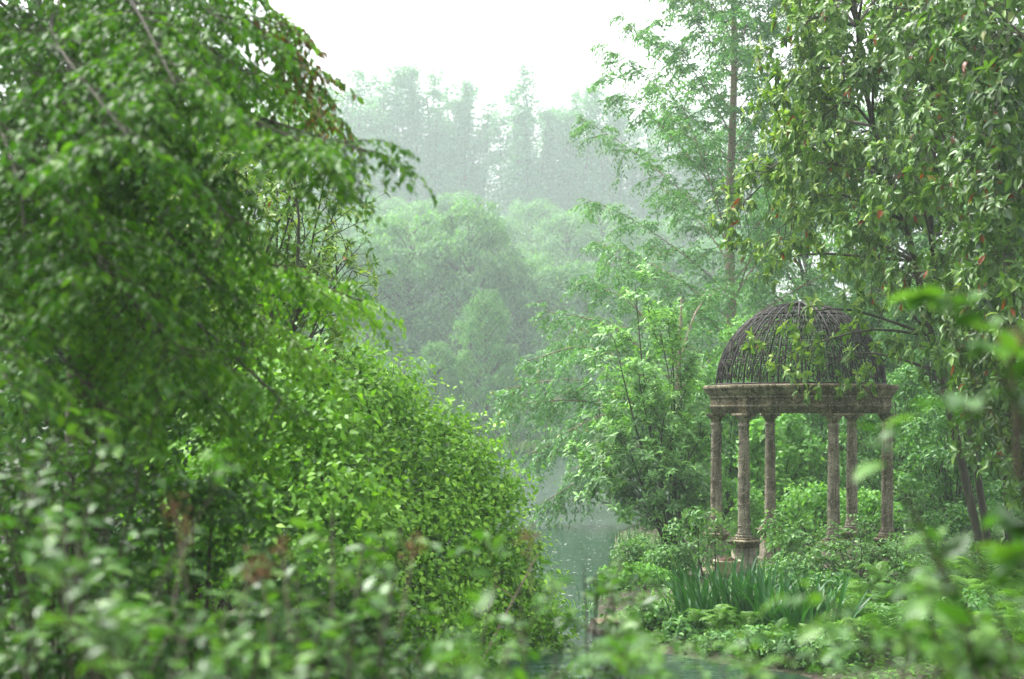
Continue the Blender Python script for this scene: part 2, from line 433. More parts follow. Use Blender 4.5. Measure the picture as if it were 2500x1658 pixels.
# ------------------------------------------------------------------ ground sheet with the pond basin, water
POND = np.array([(-1.5, 12.2), (1.2, 13.4), (2.6, 14.3), (3.5, 15.2), (3.75, 16.0), (3.4, 16.9), (2.6, 17.6), (1.75, 18.6), (1.2, 20.6), (1.55, 25), (2.1, 30), (2.7, 37),
                 (4, 42), (9, 47), (20, 54), (34, 70), (40, 108), (20, 111), (2, 109.5), (-10, 111), (-40, 112), (-44, 70), (-24, 50), (-9, 38),
                 (-3, 30), (-.9, 25), (-.3, 21), (-.8, 17), (-2.2, 14)], float)


def pond_dist(x, y):
    """signed distance to the shore, positive on land"""
    P = np.stack([x, y], -1); best = np.full(x.shape, 1e9); inside = np.zeros(x.shape, bool)
    for i in range(len(POND)):
        a, b = POND[i], POND[(i + 1) % len(POND)]
        ab = b - a; t = np.clip(((P - a) @ ab) / (ab @ ab), 0, 1)
        best = np.minimum(best, np.linalg.norm(P - a - t[..., None] * ab, axis=-1))
        c = (a[1] > y) != (b[1] > y)
        with np.errstate(divide='ignore', invalid='ignore'):
            xi = a[0] + (y - a[1]) * ab[0] / ab[1]
        inside ^= c & (x < xi)
    return np.where(inside, -best, best)


def ground_z(x, y):
    x = np.asarray(x, float); y = np.asarray(y, float)
    d = pond_dist(x, y)
    land = .16 * (1 - np.exp(-np.maximum(d, 0) / .5)) + .02 * np.maximum(d, 0) ** .9
    z = np.where(d > 0, land, -np.minimum(-d * .35, .7))
    s = np.clip((12.5 - y) / 10., 0, 1)
    z = z + (s * s * (3 - 2 * s)) * 1.35 * np.clip(d / 2, 0, 1)
    hs_ = np.clip((y - 150) / 170, 0, 1); z = z + 24 * hs_ * hs_ * (3 - 2 * hs_)
    sl = np.clip((-x - 3) / 8, 0, 1) * np.clip((45 - y) / 15, 0, 1)
    z = z + sl * .7 * np.clip(d / 2, 0, 1)
    z = z + np.where(d > 0, .04 * np.sin(x * 1.7 + y * .6) * np.sin(y * 1.3 - x * .4) * np.clip(d, 0, 1), 0)
    return z


def gz(x, y): return float(ground_z(np.array([x]), np.array([y]))[0])


u = np.linspace(-1, 1, 190); gx = 3 + 240 * np.sinh(u * 4.2) / np.sinh(4.2)
u = np.linspace(-1, 1, 230); gy = np.where(u < 0, 22 + 70 * np.sinh(u * 2.6) / np.sinh(2.6), 22 + 380 * np.sinh(u * 4.0) / np.sinh(4.0))
X, Y = np.meshgrid(gx, gy); Z = ground_z(X, Y)
i, j = np.meshgrid(np.arange(len(gy) - 1), np.arange(len(gx) - 1), indexing='ij'); a = i * len(gx) + j
gf = np.stack([a, a + 1, a + 1 + len(gx), a + len(gx)], -1).reshape(-1, 4)
tag(link('ground', mesh_data('ground', np.stack([X, Y, Z], -1).reshape(-1, 3), gf, M['ground'], smooth=True)), kind='structure',
    label='brown and mossy earth of the pond banks')
wv_ = np.array([(-60, 8, 0), (60, 8, 0), (60, 118, 0), (-60, 118, 0)], float)
tag(link('pond_water', mesh_data('pond_water', wv_, np.array([[0, 1, 2, 3]]), M['water'])), kind='structure',
    label='calm milky green pond water with small ripples')

# ------------------------------------------------------------------ far trees across the pond (prototypes then copies)
ORD = ['first', 'second', 'third', 'fourth', 'fifth', 'sixth', 'seventh', 'eighth', 'ninth', 'tenth', 'eleventh', 'twelfth', 'thirteenth', 'fourteenth', 'fifteenth', 'sixteenth']


def tall_proto(seed):
    """26 m forest tree: several rising leaders, each a ragged plume; base at the origin"""
    r = np.random.RandomState(seed)
    H = 26.
    zt = np.linspace(0, H * .9, 12)
    tp = np.stack([np.cumsum(r.randn(12) * .12), np.cumsum(r.randn(12) * .12), zt], -1)
    tv = [tubes(tp[None], (.32 * (1 - zt / H) + .04)[None], 7)]
    cen, rad = [], []
    for q in range(6):
        z0 = H * (.10 + .26 * r.rand()); top = H * (.74 + .26 * r.rand()) if q else H
        az = q * 1.05 + r.rand() * .7; out = (.6 + 1.5 * r.rand()) if q else .2
        b = np.array([np.interp(z0, zt, tp[:, 0]), np.interp(z0, zt, tp[:, 1]), z0]); e = b + np.array([math.cos(az) * out, math.sin(az) * out, top - z0])
        m = b * .55 + e * .45 + np.array([math.cos(az), math.sin(az), 0]) * .5
        ld = smooth_poly([b, m, e], 12)
        tv.append(tubes(ld[None], np.linspace(.12, .02, 12)[None], 5))
        n = 30
        t = (np.arange(n) + r.rand(n)) / n
        p, _ = at_t(ld[None], t[None]); p = p[0]
        wd = (1.25 - 1.0 * t) * (.6 + .7 * r.rand(n)); a = r.rand(n) * 6.283
        c = p + np.stack([np.cos(a) * wd, np.sin(a) * wd, .25 * r.randn(n)], -1)
        br = p[:, None] + (c - p)[:, None] * np.linspace(0, 1, 3)[None, :, None]; br[:, 0, 2] -= .4 * wd
        tv.append(tubes(br, np.linspace(.04, .015, 3)[None], 3))
        cen.append(c); rad.append((1.65 - .75 * t) * (.65 + .5 * r.rand(n)))
    cen = np.concatenate(cen); rad = np.concatenate(rad)
    lv = Leaves(); clumps(lv, cen, rad, 115, .29, .6, r, shell=.08, tint=(.5, .16), flatz=1.25, upb=.3, nj=.22)
    v, f, t = lv.mesh(T_QUAD)
    a, b = join(tv)
    return mesh_data('trunk', a, b, M['bark']), mesh_data('crown', v, f, M['far'], t)


def broad_proto(seed, H=12., wid=4.6, low=.08, mat='far_broad', leafL=.27, per=110, K=150, ratio=.6):
    r = np.random.RandomState(seed)
    zt = np.linspace(0, H * .85, 9)
    tp = np.stack([np.cumsum(r.randn(9) * .12), np.cumsum(r.randn(9) * .12), zt], -1)
    tv = [tubes(tp[None], (.26 * (1 - zt / H) + .03)[None], 7)]
    h = r.rand(K)
    z = H * (low + (.98 - low) * h)
    env = np.sqrt(np.clip(1 - ((h - .38) / .64) ** 2, .02, 1)) * wid
    rr = env * np.sqrt(.25 + .75 * r.rand(K)) * (.8 + .35 * r.rand(K))
    an = r.rand(K) * 6.283
    cen = np.stack([np.interp(z, zt, tp[:, 0]) + rr * np.cos(an), np.interp(z, zt, tp[:, 1]) + rr * np.sin(an), z], -1)
    s = np.linspace(0, 1, 4)[None, :, None]
    st = np.stack([np.interp(z, zt, tp[:, 0]), np.interp(z, zt, tp[:, 1]), np.maximum(z - rr * .6, .5)], -1)
    limb = st[:, None] + (cen - st)[:, None] * s; limb[:, 1:3, 2] += .25
    tv.append(tubes(limb[::2], np.linspace(.06, .015, 4)[None], 4))
    lv = Leaves(); clumps(lv, cen, (.5 + .55 * r.rand(K)) * wid / 4.6, per, leafL, ratio, r, shell=.3, tint=(.5, .17), flatz=.62, upb=.5, droop=.45, nj=.25)
    v, f, t = lv.mesh(T_QUAD)
    a, b = join(tv)
    return mesh_data('trunk', a, b, M['bark']), mesh_data('crown', v, f, M[mat], t)


def put_tree(name, proto, loc, scale, rz, label, cat='tree', group=None):
    e = empty(name, loc, label, cat, group); e.rotation_euler = (0, 0, rz)
    e.scale = scale if isinstance(scale, tuple) else (scale,) * 3
    link('trunk', proto[0], e); link('crown', proto[1], e)
    return e


talls = [tall_proto(s) for s in (11, 12, 13, 14)]
broads = [broad_proto(s, wid=5.2, K=210, per=85, low=.03) for s in (21, 22, 23)]
# (photo column, photo row of the top, distance)
row = [(700, 260, 118), (800, 215, 116), (885, 185, 119), (965, 168, 114), (1060, 182, 117), (1140, 205, 121), (1262, 172, 114), (1350, 262, 122), (1400, 225, 116), (1490, 232, 118),
       (1575, 275, 121), (1670, 255, 117), (1770, 300, 120), (1880, 330, 118)]
for k, (px, py, d) in enumerate(row):
    d += 205
    b = W(px, HY, d); g = gz(b[0], d); H = CZ - (py - HY) * d / F - g
    s = H / 26.
    put_tree('forest_tree', talls[k % 4], (b[0], d, g), (s * (1.5 + .35 * ((k * 7) % 5) / 5), s * 1.5, s), k * 1.9,
             f'{ORD[k]} from the left of the tall hazy narrow trees rising across the pond', group='tall hazy trees across the pond')
row2 = [(560, 540, 108, .9), (760, 560, 107, 1.), (890, 590, 103, 1.1), (1010, 520, 108, 1.05), (1140, 500, 106, .95), (1185, 715, 101, .62), (1290, 620, 108, 1.), (1060, 840, 100, .5),
        (1330, 860, 101, .7), (1440, 640, 107, 1.), (1600, 620, 108, 1.), (1750, 600, 107, 1.1), (930, 880, 100, .55), (800, 800, 100, .8)]
mid_row = [(640, 470), (740, 430), (835, 455), (930, 405), (1020, 430), (1110, 400), (1200, 455), (1290, 420), (1385, 450), (1475, 425), (1570, 470), (1680, 440), (1790, 480)]
for k, (px, py) in enumerate(mid_row):
    py += 75
    d = 215 + 9 * ((k * 5) % 4)
    b = W(px, HY, d); g = gz(b[0], d); H = CZ - (py - HY) * d / F - g
    put_tree('hillside_tree', broads[k % 3], (b[0], d, g), (1.75, 1.75, H / 12.), k * 1.4 + .5,
             f'{ORD[k]} from the left of the misty rounded trees below the tall back row', group='misty trees on the hillside')
order = sorted(range(len(row2)), key=lambda q: row2[q][0])
for n_, q in enumerate(order):
    px, py, d, wq = row2[q]
    low_ = py > 690; d += 14 if low_ else 46; wq *= .95 if low_ else 1.5
    b = W(px, HY, d); g = gz(b[0], d); H = CZ - (py - HY) * d / F - g
    s = H / 12.
    put_tree('shore_tree', broads[q % 3], (b[0], d, g), (wq, wq, s), q * 2.3,
             f'{ORD[n_]} from the left of the rounded leafy trees along the far shore', group='rounded trees on the far shore')

# ------------------------------------------------------------------ haze: the damp air over the pond
hz = bpy.data.materials.new('haze_air'); hz.use_nodes = True
hn = hz.node_tree; hn.nodes.remove(hn.nodes['Principled BSDF'])
pv = hn.nodes.new('ShaderNodeVolumePrincipled'); pv.inputs['Color'].default_value = (.84, .975, .955, 1)
pv.inputs['Density'].default_value = .001; pv.inputs['Anisotropy'].default_value = .2
hn.links.new(pv.outputs[0], hn.nodes['Material Output'].inputs['Volume'])
x0, x1, y0, y1, z0, z1 = -240, 246, -55, 405, -2.2, 96
hv = np.array([(x, y, z) for x in (x0, x1) for y in (y0, y1) for z in (z0, z1)], float)
hf = np.array([[0, 1, 3, 2], [4, 6, 7, 5], [0, 4, 5, 1], [2, 3, 7, 6], [0, 2, 6, 4], [1, 5, 7, 3]])
tag(link('haze', mesh_data('haze', hv, hf, hz)), kind='stuff', label='pale damp haze hanging over the whole pond garden', cat='haze')

# ------------------------------------------------------------------ garden temple
GX, GY, GZ = (1953 - CX) * 26.7 / F, 26.7, .12
tb = empty('garden_temple', (GX, GY, GZ), 'round weathered stone garden temple with six columns and rusted iron dome', 'gazebo')
TP = lambda v: np.asarray(v) + np.array([GX, GY, 0])
# floor slab
v, f = lathe([(0.001, .2), (2.02, .2), (2.05, .17), (2.05, .02), (2.2, .02), (2.2, -.3)], 64)
part('floor_slab', TP(v), f, M['stone'], tb)


def box_stack(levels, rot, cx, cy):
    """square mouldings: levels of (half width, z)"""
    vs_, n = [], len(levels)
    c, s = math.cos(rot), math.sin(rot)
    for h, z in levels:
        for dx, dy in ((-1, -1), (1, -1), (1, 1), (-1, 1)):
            x, y = dx * h, dy * h
            vs_.append((cx + x * c - y * s, cy + x * s + y * c, z))
    fs = [[k * 4 + q, k * 4 + (q + 1) % 4, k * 4 + 4 + (q + 1) % 4, k * 4 + 4 + q] for k in range(n - 1) for q in range(4)]
    fs += [[0, 3, 2, 1], [n * 4 - 4, n * 4 - 3, n * 4 - 2, n * 4 - 1]]
    return np.array(vs_), np.array(fs)


RC = 1.59
Z_PED, Z_CAP, Z_PL, Z_SH0, Z_SH1, Z_ARC = .20, .70, .86, .96, 2.95, 3.105
wear = np.random.RandomState(5)
for k in range(6):
    an = R(-110 + 60 * k)                       # angle measured from the camera-facing direction
    ox, oy = RC * math.sin(an), -RC * math.cos(an)
    cx, cy = GX + ox, GY + oy
    # shaft
    zz = np.linspace(Z_SH0, Z_SH1, 22); t = (zz - Z_SH0) / (Z_SH1 - Z_SH0)
    rad = .108 - .018 * t ** 1.6
    prof = [(rad[0] + .014, Z_SH0), (rad[0] + .014, Z_SH0 + .03), (rad[0], Z_SH0 + .05)] + list(zip(rad[1:-2], zz[1:-2])) + [(rad[-1], zz[-2]), (rad[-1] + .018, zz[-2] + .02), (rad[-1] + .018, zz[-2] + .045), (rad[-1], zz[-2] + .06), (rad[-1], Z_SH1 + .01)]
    v, f = lathe(prof, 28); v = v + wear.randn(*v.shape) * .0022
    shaft = part('column', v + np.array([cx, cy, 0]), f, M['column'], tb, smooth=True)
    # base: torus rings over a square plinth
    bp = [(.001, Z_SH0 + .002)] + [(.118 + .016 * math.sin(q), Z_SH0 - .018 + .018 * math.cos(q)) for q in np.linspace(0, math.pi, 6)] + \
         [(.116, Z_SH0 - .042)] + [(.132 + .024 * math.sin(q), Z_SH0 - .068 + .026 * math.cos(q)) for q in np.linspace(0, math.pi, 7)] + [(.001, Z_SH0 - .095)]
    v, f = lathe(bp, 28)
    part('base', v + np.array([cx, cy, 0]), f, M['column'], shaft, smooth=True)
    v, f = box_stack([(.165, Z_PL - .028), (.168, Z_PL - .02), (.168, Z_PL + .008)], an, cx, cy)
    part('plinth', v, f, M['stone'], shaft)
    # pedestal and its moulded cap
    v, f = box_stack([(.21, -.05), (.21, Z_PED + .02), (.19, Z_PED + .05), (.162, Z_PED + .07), (.158, Z_CAP)], an, cx, cy)
    part('pedestal', v, f, M['column'], shaft)
    v, f = box_stack([(.155, Z_CAP - .02), (.175, Z_CAP - .01), (.185, Z_CAP + .03), (.215, Z_CAP + .07), (.232, Z_CAP + .085), (.235, Z_CAP + .11), (.18, Z_CAP + .128), (.175, Z_PL - .03)], an, cx, cy)
    part('pedestal_cap', v, f, M['stone'], shaft)
    # capital: echinus and abacus
    cp = [(.001, Z_SH1 - .004), (.092, Z_SH1 - .002), (.098, Z_SH1 + .025), (.116, Z_SH1 + .05), (.14, Z_SH1 + .075), (.148, Z_SH1 + .092), (.14, Z_SH1 + .1), (.001, Z_SH1 + .104)]
    v, f = lathe(cp, 28); c_ = part('capital', v + np.array([cx, cy, 0]), f, M['stone'], shaft, smooth=True)
    v, f = box_stack([(.15, Z_SH1 + .1), (.158, Z_SH1 + .112), (.158, Z_ARC - .002)], an, cx, cy)
    part('abacus', v, f, M['stone'], shaft)

# entablature rings
def ring(name, prof, seg=96):
    v, f = lathe(prof + [prof[0]], seg)
    return part(name, TP(v), f, M['stone'], tb)


RI = 1.46
ring('architrave', [(RI, Z_ARC), (1.645, Z_ARC), (1.645, 3.16), (1.660, 3.163), (1.660, 3.21), (1.672, 3.216), (1.682, 3.232), (1.682, 3.25), (1.665, 3.258), (RI, 3.258)])
ring('cornice', [(RI, 3.385), (1.675, 3.385), (1.69, 3.39), (1.69, 3.41), (1.675, 3.416), (1.685, 3.43), (1.70, 3.445), (1.735, 3.475), (1.755, 3.51), (1.77, 3.545), (1.79, 3.55), (1.795, 3.575), (1.80, 3.60), (1.79, 3.622), (1.6, 3.632), (RI, 3.63)])
# carved frieze: a running scroll of leaves in relief
n_a, n_z = 420, 9
an = np.arange(n_a) * 2 * math.pi / n_a; zz = np.linspace(0, 1, n_z)
A, ZZ = np.meshgrid(an, zz, indexing='ij')
q = A * 26
rel = np.sin(q * 2 + 3 * np.sin(q) * (ZZ - .5)) * np.cos((ZZ - .5) * 5) + .8 * np.sin(q * 5 + 9 * ZZ) * np.sin(ZZ * 9 + q) + .5 * wear.randn(n_a, n_z)
rel = rel * np.sin(ZZ * math.pi) ** .5
rr = 1.652 + .013 * rel
v = np.stack([rr * np.cos(A), rr * np.sin(A), 3.256 + ZZ * .131], -1).reshape(-1, 3)
ii = np.arange(n_a)[:, None]; jj = np.arange(n_z - 1)[None]
f = np.stack([ii * n_z + jj, ((ii + 1) % n_a) * n_z + jj, ((ii + 1) % n_a) * n_z + jj + 1, ii * n_z + jj + 1], -1).reshape(-1, 4)
part('frieze', TP(v), f, M['stone'], tb)

# wrought iron dome
RD, ZD = 1.555, 3.63
dome = empty('dome', (0, 0, ZD - GZ)); dome.parent = tb; dome['label'] = 'openwork dome of rusted wrought iron scrolls'
NR = 28


def sph(phi, th, r=RD):
    phi, th = np.asarray(phi), np.asarray(th)
    return np.stack([r * np.cos(th) * np.cos(phi), r * np.cos(th) * np.sin(phi), r * np.sin(th)], -1)


th = np.linspace(R(0), R(86), 22)
v, f = tubes(sph(0 * th, th)[None], np.full((1, 22), .019), 6)
rib_me = mesh_data('rib', v, f, M['iron'], smooth=True)
hw = math.pi / NR


def scroll_me(th0, dth):
    """a pair of facing C scrolls in the bay between two ribs, drawn on the sphere"""
    polys = []
    for s in (-1, 1):
        u = np.linspace(0, 1, 26)
        # spiral in, bow, spiral out
        a_ = np.where(u < .35, 1 - u / .35, np.where(u > .65, (u - .65) / .35, 0))
        turn = a_ * 1.5 * math.pi
        bow = np.where((u >= .35) & (u <= .65), (u - .35) / .3, np.where(u < .35, 0, 1.))
        rad = .24 * (1 - .62 * a_)
        cy_ = np.where(u < .5, .24, .76)
        xx = .62 + np.where(a_ > 0, -rad * np.cos(turn) * 1.0 + .0, -.24 * np.ones_like(u) - .1 * np.sin(bow * math.pi))
        yy = np.where(a_ > 0, cy_ + np.where(u < .5, -1, 1) * rad * np.sin(turn), .24 + .52 * bow)
        phi = hw + s * hw * (xx - .1) * .95
        polys.append(sph(phi, th0 + dth * yy, RD - .003))
    return mesh_data('scroll', *tubes(np.array(polys), np.full((2, 26), .0125), 4), M['iron'])


rows = [(4, 13), (18, 13), (32, 12), (45, 11), (57, 10)]
scrolls = [scroll_me(R(a), R(b)) for a, b in rows]
for k in range(NR):
    link('rib', rib_me, dome).rotation_euler = (0, 0, k * 2 * hw)
    for s in scrolls:
        link('scroll', s, dome).rotation_euler = (0, 0, k * 2 * hw)
ph = np.linspace(0, 2 * math.pi, 85)
for e_, r_ in ((.6, .02), (17.5, .009), (31.5, .009), (44.5, .009), (67, .010), (78, .012)):
    v, f = tubes(sph(ph, 0 * ph + R(e_))[None], np.full((1, 85), r_), 5)
    link('ring', mesh_data('ring', v, f, M['iron'], smooth=True), dome)
v, f = lathe([(.001, 1.585), (.08, 1.58), (.16, 1.565), (.18, 1.54), (.001, 1.53)], 16)
link('crown_cap', mesh_data('crown_cap', v, f, M['iron'], smooth=True), dome)

e = empty('dome_vine', (GX, GY, ZD), 'dry tangled vine stems climbing over the iron dome', 'vine')
rt = np.random.RandomState(77); pl = []
for k in range(30):
    ph0 = rt.rand() * 6.283; t = np.linspace(0, 1, 14); top = R(20 + 55 * rt.rand() ** 1.5); st_ = R(50) * rt.rand() ** 2
    ph_ = ph0 + .25 * rt.randn() * t + .10 * np.sin(t * (6 + 8 * rt.rand()) + rt.rand() * 6) + .05 * np.cumsum(rt.randn(14)) * .4
    th_ = st_ + (top - st_) * t
    pl.append(sph(ph_, th_, RD + .012 + .02 * rt.rand()) + np.array([GX, GY, ZD]))
v, f = tubes(np.array(pl), np.linspace(.009, .004, 14)[None], 4)
part('stems', v, f, M['twig'], e, kind='stuff')
# dry vine stems twining up the columns
for k, (turns, ph0, up_) in enumerate(((5.5, .3, .93), (6.5, 1.2, .97), (5, 2.2, .9), (4.5, .8, .85), (5.5, 2.9, .92), (4, 1.8, .8))):
    an = R(-110 + 60 * k); ox, oy = RC * math.sin(an), -RC * math.cos(an)
    t = np.linspace(0, 1, 90); zz = Z_SH0 + (Z_SH1 - Z_SH0) * up_ * t
    rr = .108 - .018 * t ** 1.6 + .006
    sp = ph0 + turns * 2 * math.pi * t + .8 * np.sin(t * 17 + k)
    p = np.stack([GX + ox + rr * np.cos(sp), GY + oy + rr * np.sin(sp), zz + .05 * np.sin(t * 31 + k)], -1)
    v, f = tubes(p[None], np.full((1, 90), .0065), 4)
    loc = ['left side', 'near left', 'near right', 'right side', 'far right', 'far left'][k]
    e = empty('climbing_vine', (GX + ox, GY + oy, Z_SH0), f'thin dry vine stem twining up the {loc} temple column', 'vine', 'vine stems on the temple columns')
    part('stem', v, f, M['deadstem'], e)

# ------------------------------------------------------------------ dawn redwood behind the temple
r = np.random.RandomState(31)
D = 47.; bx = (1787 - CX) * D / F; bz = gz(bx, D)
tree = empty('redwood_tree', (bx, D, bz), 'tall feathery conifer with straight reddish trunk and rising branches behind the temple', 'tree')
H = 23.
zt = np.linspace(0, H, 16); tp = np.stack([bx + .08 * np.sin(zt * .5), D + 0 * zt, bz + zt], -1)
v, f = tubes(tp[None], (.20 * (1 - zt / H) ** .8 + .02)[None], 10)
part('trunk', v, f, M['redbark'], tree, smooth=True)
lv = Leaves(); wood = []
NL = 62
for k in range(NL):
    h = .07 + .9 * (k + r.rand()) / NL
    z0 = bz + H * h
    reach = np.interp(h, [.05, .2, .35, .5, .7, .85, 1], [7.2, 6.8, 5.6, 4.7, 3.6, 2.4, .6]) * (.75 + .45 * r.rand())
    az = k * 2.399 + r.rand() * .5
    rise = np.interp(h, [.05, .2, .4, 1], [.10, .45, .95, 1.15]) * reach
    s = np.linspace(0, 1, 8)
    p0 = np.array([bx, D, z0])
    dirv = np.array([math.cos(az), math.sin(az), 0])
    limb = p0 + dirv * (reach * s)[:, None] + UP * (rise * s ** .85 - (.25 if h > .25 else .9) * reach * .35 * s ** 3)[:, None]
    limb[:, 0] += .05 * r.randn(8) * s; limb[:, 1] += .05 * r.randn(8) * s
    v, f = tubes(limb[None], np.linspace(.036 * (1 - h * .6), .008, 8)[None], 5)
    part('limb', v, f, M['redbark'], tree)
    nb = int(10 + reach * 2.8)
    bl = grow(limb[None], nb, .08, 1., 55, reach * .27, r, droop=.35, flat=.65, S=4, taper=.55, alt=True)
    tw = grow(bl, 10, .08, 1., 50, .45, r, droop=.55, flat=.55, S=3, taper=.3, alt=True)
    wood.append(tubes(bl, np.linspace(.012, .005, 4)[None], 3))
    upper = np.clip((h - .5) * 2.2, 0, 1)
    along(lv, tw, 8, .145, .38, r, droop=.35, spread=.8, tint=(.5 + .03 * upper, .16 + .1 * upper), t0=.05)
    along(lv, bl, 8, .15, .42, r, droop=.4, spread=.8, tint=(.5, .16), t0=.15)
v, f = join(wood); part('twigs', v, f, M['twig'], tree, kind='stuff')
v, f, t = lv.mesh(T_QUAD); part('crown', v, f, M['redwood'], tree, tint=t)
print('redwood', len(f))

# low boughs of a second redwood, leaning out over the water
r = np.random.RandomState(32)
D = 40.; bx = (1640 - CX) * D / F; bz = gz(bx, D)
tree = empty('redwood_tree', (bx, D, bz), 'low spreading conifer leaning its drooping boughs out over the green pond', 'tree')
zt = np.linspace(0, 6.2, 8); tp = np.stack([bx + .05 * zt, D + .04 * zt, bz + zt], -1)
v, f = tubes(tp[None], np.linspace(.14, .03, 8)[None], 8); part('trunk', v, f, M['redbark'], tree, smooth=True)
lv = Leaves(); wood = []
boughs = [((1640, 1150), (1480, 1145), (1320, 1230), 39), ((1640, 1100), (1450, 1050), (1290, 1110), 38.5), ((1645, 1060), (1430, 980), (1235, 990), 40), ((1645, 1040), (1420, 930), (1235, 950), 39.5),
          ((1650, 980), (1450, 850), (1290, 880), 41), ((1650, 940), (1500, 800), (1330, 760), 40), ((1655, 900), (1540, 740), (1420, 690), 41), ((1650, 1000), (1550, 900), (1400, 860), 37),
          ((1655, 900), (1700, 760), (1760, 700), 42), ((1650, 960), (1760, 860), (1850, 860), 42), ((1650, 1060), (1500, 1010), (1370, 1060), 37.5), ((1650, 1120), (1560, 1090), (1440, 1150), 38)]
for a_, b_, c_, d_ in boughs:
    limb = smooth_poly([W(*a_, 40), W(*b_, (40 + d_) / 2), W(*c_, d_)], 9)
    v, f = tubes(limb[None], np.linspace(.045, .01, 9)[None], 5); part('limb', v, f, M['redbark'], tree)
    bl = grow(limb[None], 26, .12, 1., 52, .95, r, droop=.4, flat=.6, S=4, taper=.35, alt=True)
    tw = grow(bl, 7, .1, 1., 50, .38, r, droop=.6, flat=.55, S=3, taper=.3, alt=True)
    wood.append(tubes(bl, np.linspace(.01, .004, 4)[None], 3))
    along(lv, tw, 7, .13, .42, r, droop=.35, spread=.8, tint=(.5, .17), t0=.05)
    along(lv, bl, 8, .13, .42, r, droop=.4, spread=.8, tint=(.5, .17), t0=.15)
v, f = join(wood); part('twigs', v, f, M['twig'], tree, kind='stuff')
v, f, t = lv.mesh(T_QUAD); part('crown', v, f, M['redwood'], tree, tint=t)

# ------------------------------------------------------------------ bay shrub left of the temple
def shrub_stems(base, tips, r, rad=.03, S=7, bend=.15):
    out = []
    for tp_ in tips:
        a = np.array(base) + r.randn(3) * np.array([.12, .12, 0]); b = np.array(tp_)
        m = (a + b) / 2 + r.randn(3) * bend; m[2] += .1 * np.linalg.norm(b - a)
        out.append(smooth_poly([a, m, b], S))
    return np.array(out)


r = np.random.RandomState(41)
D = 31.; base = W(1640, 1330, D); base[2] = gz(base[0], D)
tips = [W(1550, 690, 31), W(1500, 830, 30.5), W(1610, 800, 31.5), W(1455, 1010, 30.4), W(1560, 930, 30), W(1660, 880, 31.4), W(1700, 980, 31.8), W(1470, 1150, 30.2), W(1530, 1080, 29.8), W(1620, 1020, 29.8),
        W(1690, 1100, 30.5), W(1500, 1230, 30), W(1580, 1200, 29.6), W(1660, 1180, 30), W(1720, 1050, 31), W(1590, 900, 32), W(1640, 780, 32), W(1520, 960, 31.5), W(1440, 1090, 31)]
tree = empty('evergreen_shrub', tuple(base), 'upright glossy evergreen shrub with pale upper leaves between pond and temple', 'shrub')
st = shrub_stems(base, tips, r)
for q in st:
    v, f = tubes(q[None], np.linspace(.032, .008, 7)[None], 5); part('stem', v, f, M['bark'], tree)
b1 = grow(st, 9, .25, 1., 48, .75, r, lift=.25, S=4, taper=.3)
b2 = grow(b1, 4, .25, 1., 45, .35, r, lift=.25, S=3, taper=.3)
v, f = join([tubes(b1, np.linspace(.009, .004, 4)[None], 3), tubes(b2, np.linspace(.005, .003, 3)[None], 3)]); part('twigs', v, f, M['twig'], tree, kind='stuff')
lv = Leaves()
tp_ = np.concatenate([b1[:, -1], b2[:, -1], b2[:, 1]]); dr = nz(np.concatenate([b1[:, -1] - b1[:, -2], b2[:, -1] - b2[:, -2], b2[:, 2] - b2[:, 0]]))
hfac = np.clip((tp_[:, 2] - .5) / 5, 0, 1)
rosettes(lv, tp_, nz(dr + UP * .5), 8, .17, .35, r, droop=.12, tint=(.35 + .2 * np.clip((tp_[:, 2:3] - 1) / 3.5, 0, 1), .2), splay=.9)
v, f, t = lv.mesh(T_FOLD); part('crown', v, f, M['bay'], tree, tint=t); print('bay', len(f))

# ------------------------------------------------------------------ understory shrubs behind and around the temple
def bush(name, px, py_top, d, wpx, label, seed, mat='under', L=.1, ratio=.5, per=70, K=None, dens=1., cat='shrub', group='shrubs around the temple', flatz=.8, depth=.7, tint=(.5, .22), low=0.):
    r = np.random.RandomState(seed)
    b = W(px, HY, d); g = gz(b[0], d); Hh = CZ - (py_top - HY) * d / F - g; wid = wpx * d / F / 2
    base = np.array([b[0], d, g])
    K = K or int(26 * dens * max(1, Hh) * max(.6, wid))
    h = low + (1 - low) * r.rand(K) ** .8
    env = np.sqrt(np.clip(1 - ((h - .35) / .68) ** 2, .03, 1))
    an = r.rand(K) * 6.283; rr = env * np.sqrt(.2 + .8 * r.rand(K))
    cen = base + np.stack([rr * np.cos(an) * wid, rr * np.sin(an) * wid * depth, h * Hh * .92 + .04], -1)
    e = empty(name, tuple(base), label, cat, group)
    sel = np.arange(0, K, 3)
    st = base[None, None] + np.zeros((len(sel), 5, 3)); s = np.linspace(0, 1, 5)[None, :, None]
    st = st + (cen[sel] - base)[:, None] * s; st[:, 1:4, 2] += .08 * Hh; st[:, 0, :2] += r.randn(len(sel), 2) * .08 * wid
    v, f = tubes(st, np.linspace(.016, .004, 5)[None] * (1 + Hh * .15), 4); part('stems', v, f, M['twig'], e)
    lv = Leaves(); clumps(lv, cen, (.22 + .2 * r.rand(K)) * min(1.3, .6 + wid * .25), per, L, ratio, r, shell=.15, tint=tint, flatz=flatz, upb=.4, droop=.35)
    v, f, t = lv.mesh(T_FOLD); part('crown', v, f, M[mat], e, tint=t)
    return e


